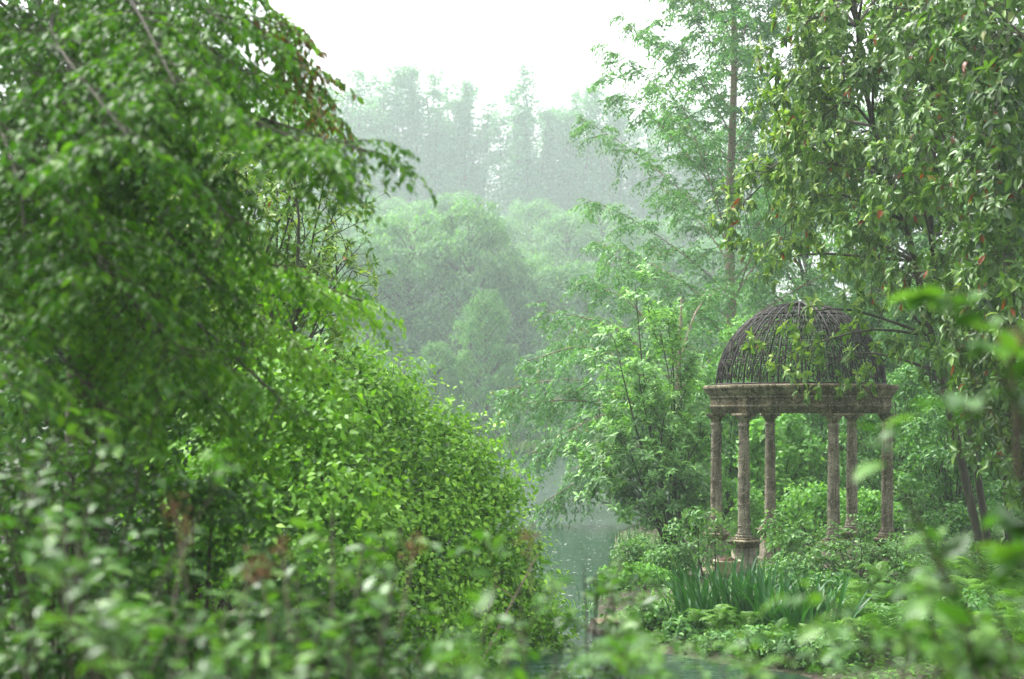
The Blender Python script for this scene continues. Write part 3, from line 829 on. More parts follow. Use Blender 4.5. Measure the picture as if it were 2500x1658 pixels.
bush('understory_shrub', 1760, 880, 36, 260, 'mid green shrub filling the gap behind the left temple columns', 101, L=.11)
bush('understory_shrub', 1900, 1000, 33, 230, 'bright shrub with broad pale leaves seen between the temple columns', 102, mat='under_pale', L=.14, ratio=.6)
bush('understory_shrub', 2030, 930, 37, 330, 'dark leafy shrub behind the middle of the temple', 103, L=.12)
bush('understory_shrub', 2180, 880, 34, 300, 'mid green shrub behind the right edge of the temple', 104, L=.11)
bush('understory_shrub', 2330, 950, 31, 300, 'leafy shrub growing behind the leaning evergreen trunk', 105, L=.11)
bush('understory_shrub', 2480, 820, 30, 320, 'tall dark shrub at the right edge behind the evergreen tree', 106, L=.11, tint=(.35, .2))
bush('understory_shrub', 1850, 760, 40, 340, 'tall pale green thicket rising behind the iron dome', 107, mat='under_pale', L=.12, per=60)
bush('understory_shrub', 2050, 700, 42, 380, 'high leafy thicket behind the right half of the iron dome', 108, L=.13, per=60)
bush('understory_shrub', 2300, 640, 40, 420, 'high leafy thicket far behind the evergreen trunk', 109, mat='under', L=.13, per=60)
bush('understory_shrub', 1690, 1010, 33, 160, 'light green shrub just left of the leftmost column', 110, mat='under_pale', L=.11)
bush('low_shrub', 1975, 1195, 29.5, 260, 'low bright yellow green bush on the temple floor side', 111, mat='under_pale', L=.1, ratio=.6, group='low bushes at the temple foot')
bush('low_shrub', 1830, 1200, 29.2, 130, 'low bright bush behind the near left column', 112, mat='under_pale', L=.09, ratio=.6, group='low bushes at the temple foot')
bush('low_shrub', 2110, 1200, 28.6, 190, 'low green bush behind the right hand columns', 113, mat='under_pale', L=.09, ratio=.6, group='low bushes at the temple foot')
bush('low_shrub', 1705, 1240, 25.2, 150, 'small leafy bush beside the thin black post', 114, mat='feather', L=.085, ratio=.5, per=60, group='low bushes at the temple foot')
bush('low_shrub', 1905, 1265, 24.3, 140, 'small round bush hiding the right side of the near pedestal', 115, mat='feather', L=.085, ratio=.55, per=60, group='low bushes at the temple foot')
bush('low_shrub', 2330, 1240, 25, 250, 'dark low bush at the foot of the evergreen trunk', 117, mat='under', L=.09, group='low bushes at the temple foot')
bush('low_shrub', 2470, 1180, 24, 200, 'dark low bush at the right edge above the ferns', 118, mat='under', L=.09, tint=(.35, .2), group='low bushes at the temple foot')
for k, (px, py, d, w_, mt, lab) in enumerate([(1560, 1325, 27.5, 120, 'feather', 'low leafy tuft behind the pale stump'), (1640, 1345, 25, 130, 'feather', 'low leafy tuft left of the thin black stake'), (1570, 1400, 24, 110, 'under_pale', 'low pale tuft beyond the arching lily leaves'),
                                             (1500, 1410, 24.5, 60, 'under_pale', 'narrow pale tuft at the pond edge past the stump'), (1930, 1385, 22.8, 150, 'feather', 'low tuft between the irises and the feathery shrub'), (2040, 1420, 21.5, 160, 'under', 'low green tuft below the feathery shrub'),
                                             (1860, 1560, 17.8, 120, 'under', 'low dark tuft at the water edge before the irises'), (1680, 1540, 18.9, 110, 'under', 'low dark tuft at the water edge before the lilies'), (2110, 1500, 18.6, 170, 'under', 'low green tuft among the first ferns'), (1590, 1500, 19.9, 100, 'feather', 'low leafy tuft just right of the pale stump'),
                                             (1940, 1570, 17.3, 130, 'feather', 'low leafy tuft between two front ferns by the dark water'), (2040, 1560, 17.0, 140, 'feather', 'low leafy tuft below the iris clumps at the muddy edge'), (1780, 1580, 18.2, 110, 'feather', 'small leafy tuft at the muddy edge below the near pedestal'),
                                             (2230, 1490, 17.6, 200, 'under', 'leafy tuft between the front ferns at lower right'), (2380, 1470, 17.4, 200, 'under', 'leafy tuft between the ferns near the lower right corner')]):
    bush('leafy_tuft', px, py, d, w_, lab, 140 + k, mat=mt, L=.07, ratio=.5, per=60, dens=2.2, group='leafy tufts on the right bank')
# feathery arching shrub in front of the temple
for n_, (px, py, d, tipsx, label) in enumerate([(2090, 1430, 22.8, (1880, 2330), 'wide feathery arching shrub in front of the right temple columns'),
                                               (2250, 1420, 22.0, (2120, 2440), 'feathery arching shrub spreading towards the ferns on the right')]):
    r = np.random.RandomState(120 + n_)
    base = W(px, py, d); base[2] = gz(base[0], d)
    e = empty('feathery_shrub', tuple(base), label, 'shrub', 'feathery shrubs before the temple')
    tips = [W(tipsx[0] + (tipsx[1] - tipsx[0]) * (q + .5) / 26 + r.randn() * 12, 1255 + 120 * abs((q + .5) / 26 - .5) ** 1.2 * 1.6 + r.rand() * 95 + n_ * 25, d + r.randn() * .45) for q in range(26)]
    st = shrub_stems(base, tips, r, bend=.08)
    v, f = tubes(st, np.linspace(.010, .003, 7)[None], 4); part('stems', v, f, M['twig'], e)
    b1 = grow(st, 13, .2, 1., 48, .34, r, droop=.3, flat=.6, S=3, taper=.3, alt=True)
    v, f = tubes(b1, np.linspace(.004, .002, 3)[None], 3); part('twigs', v, f, M['twig'], e, kind='stuff')
    lv = Leaves(); along(lv, b1, 9, .075, .5, r, droop=.25, tint=(.5, .2)); along(lv, st, 26, .08, .5, r, droop=.3, tint=(.55, .2), t0=.4)
    v, f, t = lv.mesh(T_FOLD); part('crown', v, f, M['feather'], e, tint=t)

# taller trees closing the view on the right, and behind the left-hand mass
mids = [broad_proto(s, H=10., wid=3.9, low=.04, mat='under', leafL=.17, per=150, K=150) for s in (51, 52)]
for k, (px, py, d, w_, lab) in enumerate([(1980, 420, 62, 1.1, 'soft green tree behind the conifer trunk and the iron dome'), (2180, 260, 58, 1.2, 'full green tree in the woods behind the temple'),
                                          (2400, 120, 55, 1.3, 'broad green tree in the woods behind the evergreen tree'), (2600, 60, 50, 1.3, 'broad green tree at the right edge of the woods')]):
    b = W(px, HY, d); g = gz(b[0], d); Hh = CZ - (py - HY) * d / F - g
    put_tree('woodland_tree', mids[k % 2], (b[0], d, g), (w_, w_, Hh / 10.), k * 1.3, lab, group='woodland trees behind the temple')
for k, (px, py, d, w_, lab) in enumerate([(430, 280, 30, .8, 'leafy tree showing dimly through the boughs at the left'), (300, 60, 26, .9, 'tall dark tree deep behind the left-hand boughs'),
                                          (60, -100, 24, .9, 'dark tree closing off the left edge of the view'), (330, 640, 22, .6, 'dark low tree under the left-hand boughs'), (150, 560, 19, .6, 'shadowed low tree at the far left behind the boughs'),
                                          (-4800, -5200, 6.5, 1.1, 'unseen leafy tree added outside the left edge to shade the left side')]):  # the last tree is out of view, added to darken the left edge
    b = W(px, HY, d); g = gz(b[0], d); Hh = CZ - (py - HY) * d / F - g
    put_tree('bank_tree', mids[k % 2], (b[0], d, g), (w_, w_, Hh / 10.), k * 1.7, lab, group='trees on the left bank')

# ------------------------------------------------------------------ single-leaf meshes shared by the larger leaves
def leaf_variants(mat, n=3):
    out = []
    for k in range(n):
        tv = T_LEAF[0].copy(); tv[:, 2] *= .6 + .8 * k / max(1, n - 1); tv[1:-1, 0] += (k - 1) * .03
        out.append(mesh_data('leaf', tv, T_LEAF[1], mat))
    return out


LV_LEFT = leaf_variants(M['left_obj']); LV_EVER = leaf_variants(M['evergreen_obj']); LV_FORE = leaf_variants(M['fore_obj'])


def in_view(p, m=0.):
    px = CX + p[:, 0] * F / p[:, 1]; py = HY - (p[:, 2] - CZ) * F / p[:, 1]
    return (px > -m) & (px < 2500 + m) & (py > -m) & (py < 1658 + m)


def split_leaves(lv, n):
    """the n leaves that show largest (nearest in view) as single objects, the rest joined"""
    p, a, nn, L, Wd, t = lv.arrays()
    score = L / np.maximum(p[:, 1], .5) * in_view(p, -5)
    o = np.argsort(-score)
    sel = o[:n]; rest = np.ones(len(p), bool); rest[sel] = False
    return sel, np.where(rest)[0]


# ------------------------------------------------------------------ big drooping tree on the left
r = np.random.RandomState(61)
base = W(210, HY, 10.); base[2] = gz(base[0], 10.)
tree = empty('drooping_tree', tuple(base), 'large dark green tree with long drooping leafy boughs filling the left side', 'tree')
tk = smooth_poly([base, W(215, 900, 10), W(225, 600, 10.1), W(200, 250, 10), W(190, -150, 10), W(230, -700, 9.8)], 16)
v, f = tubes(tk[None], np.linspace(.17, .05, 16)[None], 10); part('trunk', v, f, M['bark'], tree, smooth=True)
limbs = [((200, 60), (475, 225), (905, 375), 8.), ((200, 70), (420, 200), (790, 370), 7.6), ((210, -80), (480, -40), (755, 170), 9.5), ((210, -150), (450, -120), (690, 40), 10), ((200, 120), (500, 110), (790, 270), 10.5),
         ((210, 300), (320, 330), (430, 470), 8.5), ((220, 500), (520, 590), (905, 745), 11), ((220, 540), (500, 620), (820, 690), 11.5), ((220, 560), (450, 650), (740, 850), 10),
         ((230, 650), (420, 740), (690, 980), 9), ((100, 60), (-30, 160), (40, 430), 6.5), ((150, 300), (130, 420), (270, 680), 6.6), ((150, 480), (220, 620), (470, 880), 7), ((100, 650), (90, 780), (260, 1000), 6.8),
         ((200, -100), (310, -10), (430, 210), 6.8), ((150, 0), (130, 90), (310, 330), 6.3), ((220, 200), (350, 320), (570, 540), 7.5), ((100, 400), (-40, 560), (-20, 880), 6.4), ((220, 20), (380, 40), (620, 190), 8.6),
         ((220, 0), (350, -60), (560, 60), 8.2), ((210, 420), (330, 480), (520, 700), 8.2), ((220, 600), (300, 700), (470, 960), 8.4), ((220, 640), (350, 800), (560, 1060), 9.5), ((180, 250), (60, 300), (60, 620), 7.2),
         ((230, -500), (600, -560), (1000, -330), 8.5), ((220, -400), (-100, -400), (-400, -150), 8), ((230, -640), (500, -800), (850, -560), 9.5),
         ((230, -560), (-300, -500), (-700, 100), 7.5), ((230, -300), (-300, -100), (-700, 500), 7),
         ((230, -620), (-100, -900), (-400, -900), 6), ((230, 100), (-200, 100), (-500, 700), 7.5)]
lv = Leaves(); bz_ = Leaves(); wood = []
for k, (a_, b_, c_, d_) in enumerate(limbs):
    limb = smooth_poly([W(*a_, 10), W(*b_, 10 + (d_ - 10) * .5), W(*c_, d_)], 10)
    v, f = tubes(limb[None], np.linspace(.022, .004, 10)[None], 6); part('limb', v, f, M['bark'], tree)
    ln = np.linalg.norm(limb[-1] - limb[0])
    bl = grow(limb[None], int(10 + 8 * ln), .10, 1., 48, .62, r, droop=.32, flat=.82, S=4, taper=.45, alt=True)
    tone = .30 + .32 * np.clip((c_[0] - 150) / 700., 0, 1) + .12 * r.randn() + (.12 if c_[1] > 600 else 0)  # shade at the left and light on lower boughs put into leaf tint
    tw = grow(bl, 6, .12, 1., 45, .25, r, droop=.45, flat=.8, S=3, taper=.3, alt=True)
    wood += [tubes(bl, np.linspace(.006, .0025, 4)[None], 3)]
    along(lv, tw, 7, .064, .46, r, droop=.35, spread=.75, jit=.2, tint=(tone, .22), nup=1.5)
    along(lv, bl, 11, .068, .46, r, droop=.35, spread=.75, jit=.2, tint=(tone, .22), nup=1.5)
    if k in (2, 3, 4):
        tip = tw[tw[:, 0, 0] > (640 - CX) * 9.8 / F]
        along(bz_, tip, 4, .085, .34, r, droop=.7, spread=.7, tint=(.5, .3))
v, f = join(wood); part('twigs', v, f, M['twig'], tree, kind='stuff')
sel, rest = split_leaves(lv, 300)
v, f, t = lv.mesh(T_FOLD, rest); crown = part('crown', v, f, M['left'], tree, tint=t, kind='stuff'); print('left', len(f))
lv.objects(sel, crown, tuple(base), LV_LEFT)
v, f, t = bz_.mesh(T_FOLD); part('young_leaves', v, f, M['bronze'], tree, tint=t)['label'] = 'bronze young leaves at the bough tips'

# ------------------------------------------------------------------ twiggy evergreen behind it, in focus
r = np.random.RandomState(63)
D = 19.; base = W(560, HY, D); base[2] = gz(base[0], D)
tree = empty('evergreen_shrub', tuple(base), 'twiggy evergreen with pale leaf tips showing dark branches inside, left of the pond', 'shrub')
tips = [W(x, y, D + r.randn() * .9) for x, y in ((780, 330), (830, 480), (850, 600), (700, 260), (640, 420), (560, 380), (760, 560), (820, 700), (700, 640), (600, 560), (520, 500), (480, 620), (640, 720), (760, 760), (560, 700), (860, 660), (740, 420), (440, 480),
                                               (800, 400), (660, 540), (700, 800), (600, 820), (520, 330), (600, 300), (680, 360), (760, 270), (460, 400), (820, 560), (400, 560), (540, 600), (500, 440))]
st = shrub_stems(base, tips, r, bend=.2)
v, f = tubes(st, np.linspace(.04, .008, 7)[None], 5); part('stems', v, f, M['bark'], tree)
b1 = grow(st, 8, .45, 1., 55, .7, r, lift=.1, S=4, taper=.3); b2 = grow(b1, 4, .25, 1., 48, .3, r, lift=.15, S=3, taper=.3)
v, f = join([tubes(b1, np.linspace(.009, .004, 4)[None], 4), tubes(b2, np.linspace(.005, .002, 3)[None], 3)]); part('twigs', v, f, M['twig'], tree, kind='stuff')
lv = Leaves(); tp_ = np.concatenate([b1[:, -1], b2[:, -1]]); dr = nz(np.concatenate([b1[:, -1] - b1[:, -2], b2[:, -1] - b2[:, -2]]))
rosettes(lv, tp_, nz(dr + UP * .3), 8, .125, .34, r, droop=.25, tint=(.6, .2), splay=.9, orange=.012)
v, f, t = lv.mesh(T_FOLD); part('crown', v, f, M['evergreen'], tree, tint=t)

# ------------------------------------------------------------------ vine-covered mound on the left bank
def mound(name, lumps, d, label, seed, mat, L, ratio, per_m2, cat='vine', tint=(.5, .26), jag=.16):
    """overlapping lumps clothed in overlapping leaves; lumps are (px, py, radius px, distance offset)"""
    r = np.random.RandomState(seed)
    C = np.array([W(a, b, d + o) for a, b, _, o in lumps]); Rr = np.array([q[2] * d / F for q in lumps])
    base = C.mean(0); base[2] = gz(base[0], base[1])
    e = empty(name, tuple(base), label, cat)
    lv = Leaves()
    sub = []
    for c, q in zip(C, Rr):
        n = int(per_m2 * 4 * math.pi * q * q / 60)
        dv = nz(r.randn(n, 3) + np.array([0, -.25, .3])); sub.append(np.concatenate([c + dv * q * (.62 + .48 * r.rand(n, 1)) * np.array([1, 1, .9]), dv], 1))
    sub = np.concatenate(sub)
    dist = np.linalg.norm(sub[:, None, :3] - C[None], axis=-1) / Rr[None]
    sub = sub[(dist.min(1) > .58) & (sub[:, 2] > -.1)]
    cen, dv = sub[:, :3], sub[:, 3:]
    n = 26
    p = cen[:, None] + r.randn(len(cen), n, 3) * jag - dv[:, None] * r.rand(len(cen), n, 1) * .25
    nn = dv[:, None] * .55 + UP * .55 + np.array([0, -.15, 0]) + r.randn(len(cen), n, 3) * .4
    ax = np.cross(dv[:, None], r.randn(len(cen), n, 3)) * .7 + dv[:, None] * .5 - UP * .45
    Lv = L * (.45 + 1.1 * r.rand(len(cen), n))
    tt = np.clip(tint[0] + r.randn(len(cen), 1) * tint[1] * .7 + r.randn(len(cen), n) * tint[1] * .8, 0, .94)
    lv.add(p, ax, nn, Lv.ravel(), (Lv * ratio).ravel(), tt.ravel())
    st = []
    for c in C:
        b = c.copy(); b[2] = gz(c[0], c[1]) - .05; b[:2] += r.randn(2) * .2
        m = (b + c) / 2 + r.randn(3) * .15
        st.append(smooth_poly([b, m, c], 6))
    main = np.array(st)
    shoots = grow(main, 22, .4, 1., 62, Rr.mean() * 1.5, r, lift=.25, droop=.15, S=5, taper=.2)
    v, f = join([tubes(main, np.linspace(.03, .012, 6)[None], 5), tubes(shoots, np.linspace(.01, .003, 5)[None], 4)])
    part('stems', v, f, M['twig'], e)
    along(lv, shoots, 16, L * 1.1, ratio, r, droop=.35, tint=(tint[0] + .12, tint[1]), t0=.45)
    v, f, t = lv.mesh(T_FOLD); part('foliage', v, f, M[mat], e, tint=t, kind='stuff'); print(name, len(f))
    return e


mound('vine_thicket', [(800, 930, 95, .8), (880, 905, 70, .6), (960, 970, 100, .4), (1040, 1060, 90, .2), (1090, 1040, 60, .4), (1110, 1150, 100, 0), (1160, 1110, 60, .3), (1180, 1250, 95, 0), (1230, 1200, 60, .2), (1235, 1340, 85, -.2),
                       (1265, 1430, 85, -.3), (1300, 1500, 75, -.4), (1320, 1560, 70, -.5), (900, 1040, 120, .2), (980, 1150, 120, -.2), (1060, 1260, 120, -.5), (1120, 1370, 125, -.7), (1180, 1480, 120, -.8),
                       (820, 1080, 120, -.2), (880, 1210, 130, -.6), (960, 1330, 130, -.9), (1040, 1450, 130, -1.1), (1110, 1560, 130, -1.2)], 19.5,
      'bright yellow green vine thicket mounded along the left edge of the pond', 71, 'vine', .074, .58, 1050)
mound('leafy_thicket', [(760, 900, 80, 0), (700, 980, 120, -.3), (620, 1060, 130, -.5), (780, 1060, 110, -.6), (700, 1180, 130, -.9), (560, 1180, 140, -.8), (820, 1240, 130, -1.1), (640, 1320, 140, -1.2), (480, 1300, 140, -1), (780, 1420, 140, -1.5)], 14.,
      'mid green thicket slightly blurred in front of the bright vines', 72, 'vine', .075, .55, 900, cat='shrub', tint=(.3, .2))

# ------------------------------------------------------------------ evergreen tree on the right, leaning over the temple
r = np.random.RandomState(81)
D = 23.; base = W(2415, HY, D); base[2] = gz(base[0], D)
tree = empty('evergreen_tree', tuple(base), 'large-leaved evergreen tree with dark leaning stems reaching over the iron dome', 'tree')
s1 = smooth_poly([base, W(2330, 1050, 23), W(2268, 800, 23), W(2215, 560, 22.8), W(2120, 260, 22.5), W(2080, -60, 22.3)], 14)
s2 = smooth_poly([base + np.array([.12, .1, 0]), W(2360, 1000, 23.2), W(2300, 760, 23), W(2270, 480, 22.6), W(2310, 100, 22), W(2330, -250, 21.6)], 14)
s3 = smooth_poly([base + np.array([.35, -.2, 0]), W(2450, 1050, 22), W(2470, 700, 20.5), W(2460, 300, 19), W(2440, -200, 18)], 14)
for q, (sx, rd) in enumerate(((s1, .075), (s2, .065), (s3, .06))):
    v, f = tubes(sx[None], np.linspace(rd, .03, 14)[None], 9); part('trunk', v, f, M['bark'], tree, smooth=True)
ends = [(1870, 790, 24.3, 0), (1905, 870, 24.0, 0), (1850, 650, 24.5, 0), (1990, 905, 23.8, 0), (1850, 430, 23.4, 0), (1790, 520, 25, 0), (1880, 260, 23.2, 0), (1930, 110, 22.4, 0), (2050, 350, 22, 0), (1900, 560, 23.5, 0), (2090, 540, 22, 0),
        (2150, 200, 21.3, 0), (2090, 20, 21.4, 0), (2250, 80, 19, 1), (2290, 300, 18.5, 1), (2400, 130, 16, 2), (2440, 330, 16, 2), (2360, 480, 18, 2), (2450, 620, 17, 2), (2200, 420, 20, 1), (2240, 690, 21, 1), (2140, 800, 23, 0), (2400, 800, 19, 2),
        (2450, 950, 19, 2), (2480, 1130, 20, 2), (2300, 900, 21.4, 1), (2410, 1080, 21, 1), (1900, -40, 23, 0), (2020, -90, 22, 0), (2300, -80, 18, 1), (1980, 200, 22.6, 0), (2180, 20, 20, 1),
        (2360, 10, 17, 2), (2480, 230, 15.5, 2), (2470, 60, 15, 2), (2500, 460, 16, 2), (2000, 460, 22.8, 0), (2120, 660, 22.6, 0), (1960, 330, 22.5, 0), (2040, 130, 21.8, 0), (2250, 190, 19.6, 1), (2340, 640, 19.5, 2), (2320, 760, 20.5, 2),
        (1960, 40, 25, 0), (2040, 260, 25, 0), (2120, 420, 25.5, 0), (1980, 520, 25.5, 0), (2200, 300, 25, 1), (2220, 130, 25, 1), (2320, 420, 25, 1), (2380, 260, 24, 1), (2150, 90, 24, 0), (2060, 620, 26, 0), (2230, 560, 25.5, 1), (2380, 600, 24.5, 1),
        (2450, 480, 22, 2), (2420, 720, 23, 1), (2280, 20, 24, 1), (1900, 380, 25.5, 0), (2400, -20, 20, 2), (2490, 800, 18, 2), (2490, 1020, 20, 2)]
stems = (s1, s2, s3); lv = Leaves(); wood = []
for px, py, d_, w_ in ends:
    e_ = W(px, py, d_); sx = stems[w_]
    # leave the stem a little above or below the tip, arch out and hang
    i_ = int(np.argmin(np.abs(sx[:, 2] - (e_[2] - .35 + .5 * r.rand())))); i_ = min(max(i_, 3), 12)
    a_ = sx[i_]; m_ = a_ * .45 + e_ * .55 + np.array([0, 0, .25 + .2 * r.rand()]) + r.randn(3) * .12
    limb = smooth_poly([a_, m_, e_], 8)
    v, f = tubes(limb[None], np.linspace(.03, .007, 8)[None], 5); part('limb', v, f, M['bark'], tree)
    ln = np.linalg.norm(e_ - a_)
    thin = .42 if (py > 600 and px < 2230) else 1.15
    b1 = grow(limb[None], max(3, int((5 + 4.0 * ln) * thin)), .2, 1., 50, .62, r, droop=.12, S=4, taper=.3)
    b2 = grow(b1, 3, .25, 1., 48, .3, r, droop=.05, S=3, taper=.3)
    wood += [tubes(b1, np.linspace(.008, .0035, 4)[None], 4), tubes(b2, np.linspace(.0045, .0025, 3)[None], 3)]
    tp_ = np.concatenate([b1[:, -1], b2[:, -1]]); dr = nz(np.concatenate([b1[:, -1] - b1[:, -2], b2[:, -1] - b2[:, -2]]))
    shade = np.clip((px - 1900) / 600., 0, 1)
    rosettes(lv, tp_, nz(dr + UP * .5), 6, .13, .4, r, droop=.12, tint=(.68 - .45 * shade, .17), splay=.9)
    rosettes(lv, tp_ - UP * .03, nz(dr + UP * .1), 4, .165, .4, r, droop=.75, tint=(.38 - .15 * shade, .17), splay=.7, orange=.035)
v, f = join(wood); part('twigs', v, f, M['twig'], tree, kind='stuff')
sel, rest = split_leaves(lv, 300)
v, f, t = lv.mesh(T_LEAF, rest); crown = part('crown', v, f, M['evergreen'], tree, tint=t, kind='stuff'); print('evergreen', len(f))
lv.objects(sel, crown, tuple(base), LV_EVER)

# ------------------------------------------------------------------ irises and lilies at the water's edge
def blade_mesh(bend, wd, mat, n=7):
    s = np.linspace(0, 1, n); x = bend * s ** 2.2; z = s - .25 * bend * s ** 3
    w_ = wd * np.minimum(1, (1 - s) * 3.2) ** .8 * (.7 + .3 * np.sin(np.minimum(1, s * 2) * math.pi / 2))
    v = np.concatenate([np.stack([x, -w_, z], -1), np.stack([x + .25 * wd, 0 * s, z], -1), np.stack([x, w_, z], -1)])
    k = np.arange(n - 1)
    f = np.concatenate([np.stack([k, k + 1, k + 1 + n, k + n], -1), np.stack([k + n, k + n + 1, k + 1 + 2 * n, k + 2 * n], -1)])
    return mesh_data('blade', v, f, mat)


IRIS = [blade_mesh(b, w_, M['iris']) for b, w_ in ((.06, .02), (.2, .022), (.42, .019), (.12, .023), (.6, .018))]
LILY = [blade_mesh(b, w_, M['lily']) for b, w_ in ((.5, .013), (.75, .012), (.35, .012))]


def blades(name, px, d, spread, n, hgt, meshes, label, cat, group, seed, z=None):
    r = np.random.RandomState(seed)
    b = W(px, HY, d); g = max(gz(b[0], d), -.05) if z is None else z
    e = empty(name, (b[0], d, g), label, cat, group)
    for k in range(n):
        o = link('blade', meshes[r.randint(len(meshes))], e)
        q = r.randn(2) * spread * .42
        o.location = (q[0], q[1] * .6, -.03)
        az = math.atan2(q[1], q[0]) + r.randn() * .8
        hh = hgt * (.45 + .62 * r.rand())
        o.rotation_euler = (r.randn() * .08, .03 + abs(r.randn()) * .17, az); o.scale = (hh, hgt, hh)


for k, (px, d, sp, n, h) in enumerate([(1520, 33.5, .5, 26, 0.49), (1575, 31.5, .5, 30, 0.53), (1628, 31, .4, 22, 0.49), (1680, 20.6, .4, 40, .9), (1725, 19.9, .45, 54, 1.05), (1780, 19.5, .5, 60, 1.1), (1835, 19.3, .45, 54, 1.05), (1890, 18.4, .42, 54, 1.05), (1945, 18.0, .42, 56, 1.05),
                                      (2005, 18.2, .42, 50, 1.05), (1450, 23.5, .3, 18, 0.40)]):
    blades('iris_clump', px, d, sp, n, h, IRIS, f'{ORD[k] if k < 10 else "small"} clump of upright dark green sword leaves ' + ('counted from the left along the bank' if k < 10 else 'at the water edge beside the stump'), 'iris', 'iris clumps on the bank', 200 + k)
for k, (px, d, sp, n, h, lab) in enumerate([(1610, 21.6, .4, 34, .6, 'light green arching lily leaves beside the tree stump'), (1665, 21.0, .35, 28, .58, 'arching lily leaves between the stump and the iris clumps'), (1420, 22.3, .25, 18, .5, 'small tuft of arching leaves at the pond edge')]):
    blades('lily_clump', px, d, sp, n, h, LILY, lab, 'lily', 'lily clumps on the bank', 230 + k)

# ------------------------------------------------------------------ ferns
def frond_mesh(seed, arch, n=23):
    r = np.random.RandomState(seed)
    s = np.linspace(0, 1, 12); rx = s * (1 - .25 * arch * s ** 2); rz = .75 * s * arch * (1 - s * .95) * 1.6 + .1 * s
    rp = np.stack([rx, 0 * s, rz], -1)
    vs_, fs = [], []
    tv, tf = tubes(rp[None], np.linspace(.006, .0015, 12)[None], 3)
    parts_ = [(tv, np.array([[a, b, c] for a, b, c, d in tf] + [[a, c, d] for a, b, c, d in tf]))]
    V, T = [], []
    for k in range(n):
        t = .16 + .82 * k / (n - 1); p, tn = at_t(rp[None], np.array([[t]])); p, tn = p[0, 0], tn[0, 0]
        ln = .19 * math.sin(math.pi * min(1, (t - .05) * .95) ** .8) ** .8 + .015
        nrm = np.array([-tn[2], 0, tn[0]])
        for sg in (-1, 1):
            ax = nz(tn * .38 + np.array([0, sg, 0]) - nrm * .12 + r.randn(3) * .04); wdv = tn * .0105
            b = len(V)
            V += [p - wdv * .7, p + wdv * .7, p + ax * ln * .55 + wdv * 1.1, p + ax * ln * .55 - wdv * .9, p + ax * ln - nrm * .02]
            T += [[b, b + 1, b + 2], [b, b + 2, b + 3], [b + 3, b + 2, b + 4]]
    parts_.append((np.array(V), np.array(T)))
    v, f = join(parts_)
    return mesh_data('frond', v, f, M['fern'])


FROND = [frond_mesh(q, a_) for q, a_ in ((1, .9), (2, 1.2), (3, .6), (4, 1.5))]
rf = np.random.RandomState(300)


def fern(px, d, size, n, label, group='ferns on the right bank'):
    b = W(px, HY, d); g = gz(b[0], d)
    e = empty('fern', (b[0], d, max(g, .02)), label, 'fern', group)
    a0 = rf.rand() * 6
    for k in range(n):
        o = link('frond', FROND[rf.randint(4)], e); q = size * (.7 + .5 * rf.rand())
        o.scale = (q, q * (.85 + .3 * rf.rand()), q); o.rotation_euler = (rf.randn() * .15, -.45 - .6 * rf.rand(), a0 + k * 2.4 + rf.randn() * .2)
        o.location = (.04 * rf.randn(), .04 * rf.randn(), .02)


for rw, (lab, items) in enumerate([('front row of ferns beside the dark water', [(1690, 18.9, .5), (1755, 18.5, .56), (1825, 18.2, .5), (1900, 17.5, .5), (1975, 17.2, .52), (2050, 17.2, .6), (2120, 17.2, .66), (2190, 17.2, .7), (2300, 17.0, .72), (2410, 16.6, .75), (2500, 16.2, .75)]),
                                   ('middle row of ferns on the right bank', [(2060, 18.6, .66), (2100, 19.4, .7), (2170, 19.2, .75), (2270, 19.0, .8), (2370, 18.6, .85), (2470, 18.3, .9)]),
                                   ('back row of ferns below the dark bushes', [(2130, 21.4, .7), (2240, 21.2, .75), (2330, 20.8, .85), (2420, 20.6, .95), (2500, 20.4, 1.0)])]):
    for k, (px, d, sz) in enumerate(items):
        fern(px, d, sz, 10, f'{ORD[k]} fern from the left in the {lab}')

# ------------------------------------------------------------------ stump, stake, planter, dead stem
r = np.random.RandomState(90)
c0 = W(1490, HY, 20.2); g = gz(c0[0], 20.2)
e = empty('tree_stump', (c0[0], 20.2, g), 'low pale cut tree stump at the water edge', 'stump')
seg = 26; an = np.arange(seg) * 2 * math.pi / seg
lob = 1 + .08 * np.sin(an * 3 + 1) + .06 * np.sin(an * 5) + .03 * r.randn(seg)
zs = [(-.15, .37), (.02, .33), (.07, .29), (.12, .27), (.15, .268)]
v = np.concatenate([np.stack([c0[0] + q * lob * np.cos(an), 20.2 + q * lob * np.sin(an), np.full(seg, g + z_) + (.02 * r.randn(seg) if z_ > 0 else 0)], -1) for z_, q in zs])
k = np.arange(seg); f = np.concatenate([np.stack([i_ * seg + k, i_ * seg + (k + 1) % seg, (i_ + 1) * seg + (k + 1) % seg, (i_ + 1) * seg + k], -1) for i_ in range(4)])
part('bark', v, f, M['bark'], e, smooth=True)
rim = v[4 * seg:] * 1.0
rings_ = np.concatenate([(rim - [c0[0], 20.2, 0]) * [q, q, 1] + [c0[0], 20.2, 0] for q in (.985, .8, .55, .3)] + [np.array([[c0[0], 20.2, g + .158]])])
f4 = np.concatenate([np.stack([i_ * seg + k, i_ * seg + (k + 1) % seg, (i_ + 1) * seg + (k + 1) % seg, (i_ + 1) * seg + k], -1) for i_ in range(3)])
f3 = np.stack([3 * seg + k, 3 * seg + (k + 1) % seg, np.full(seg, 4 * seg)], -1)
part('cut_face', rings_, [f4, f3], M['stumpwood'], e)

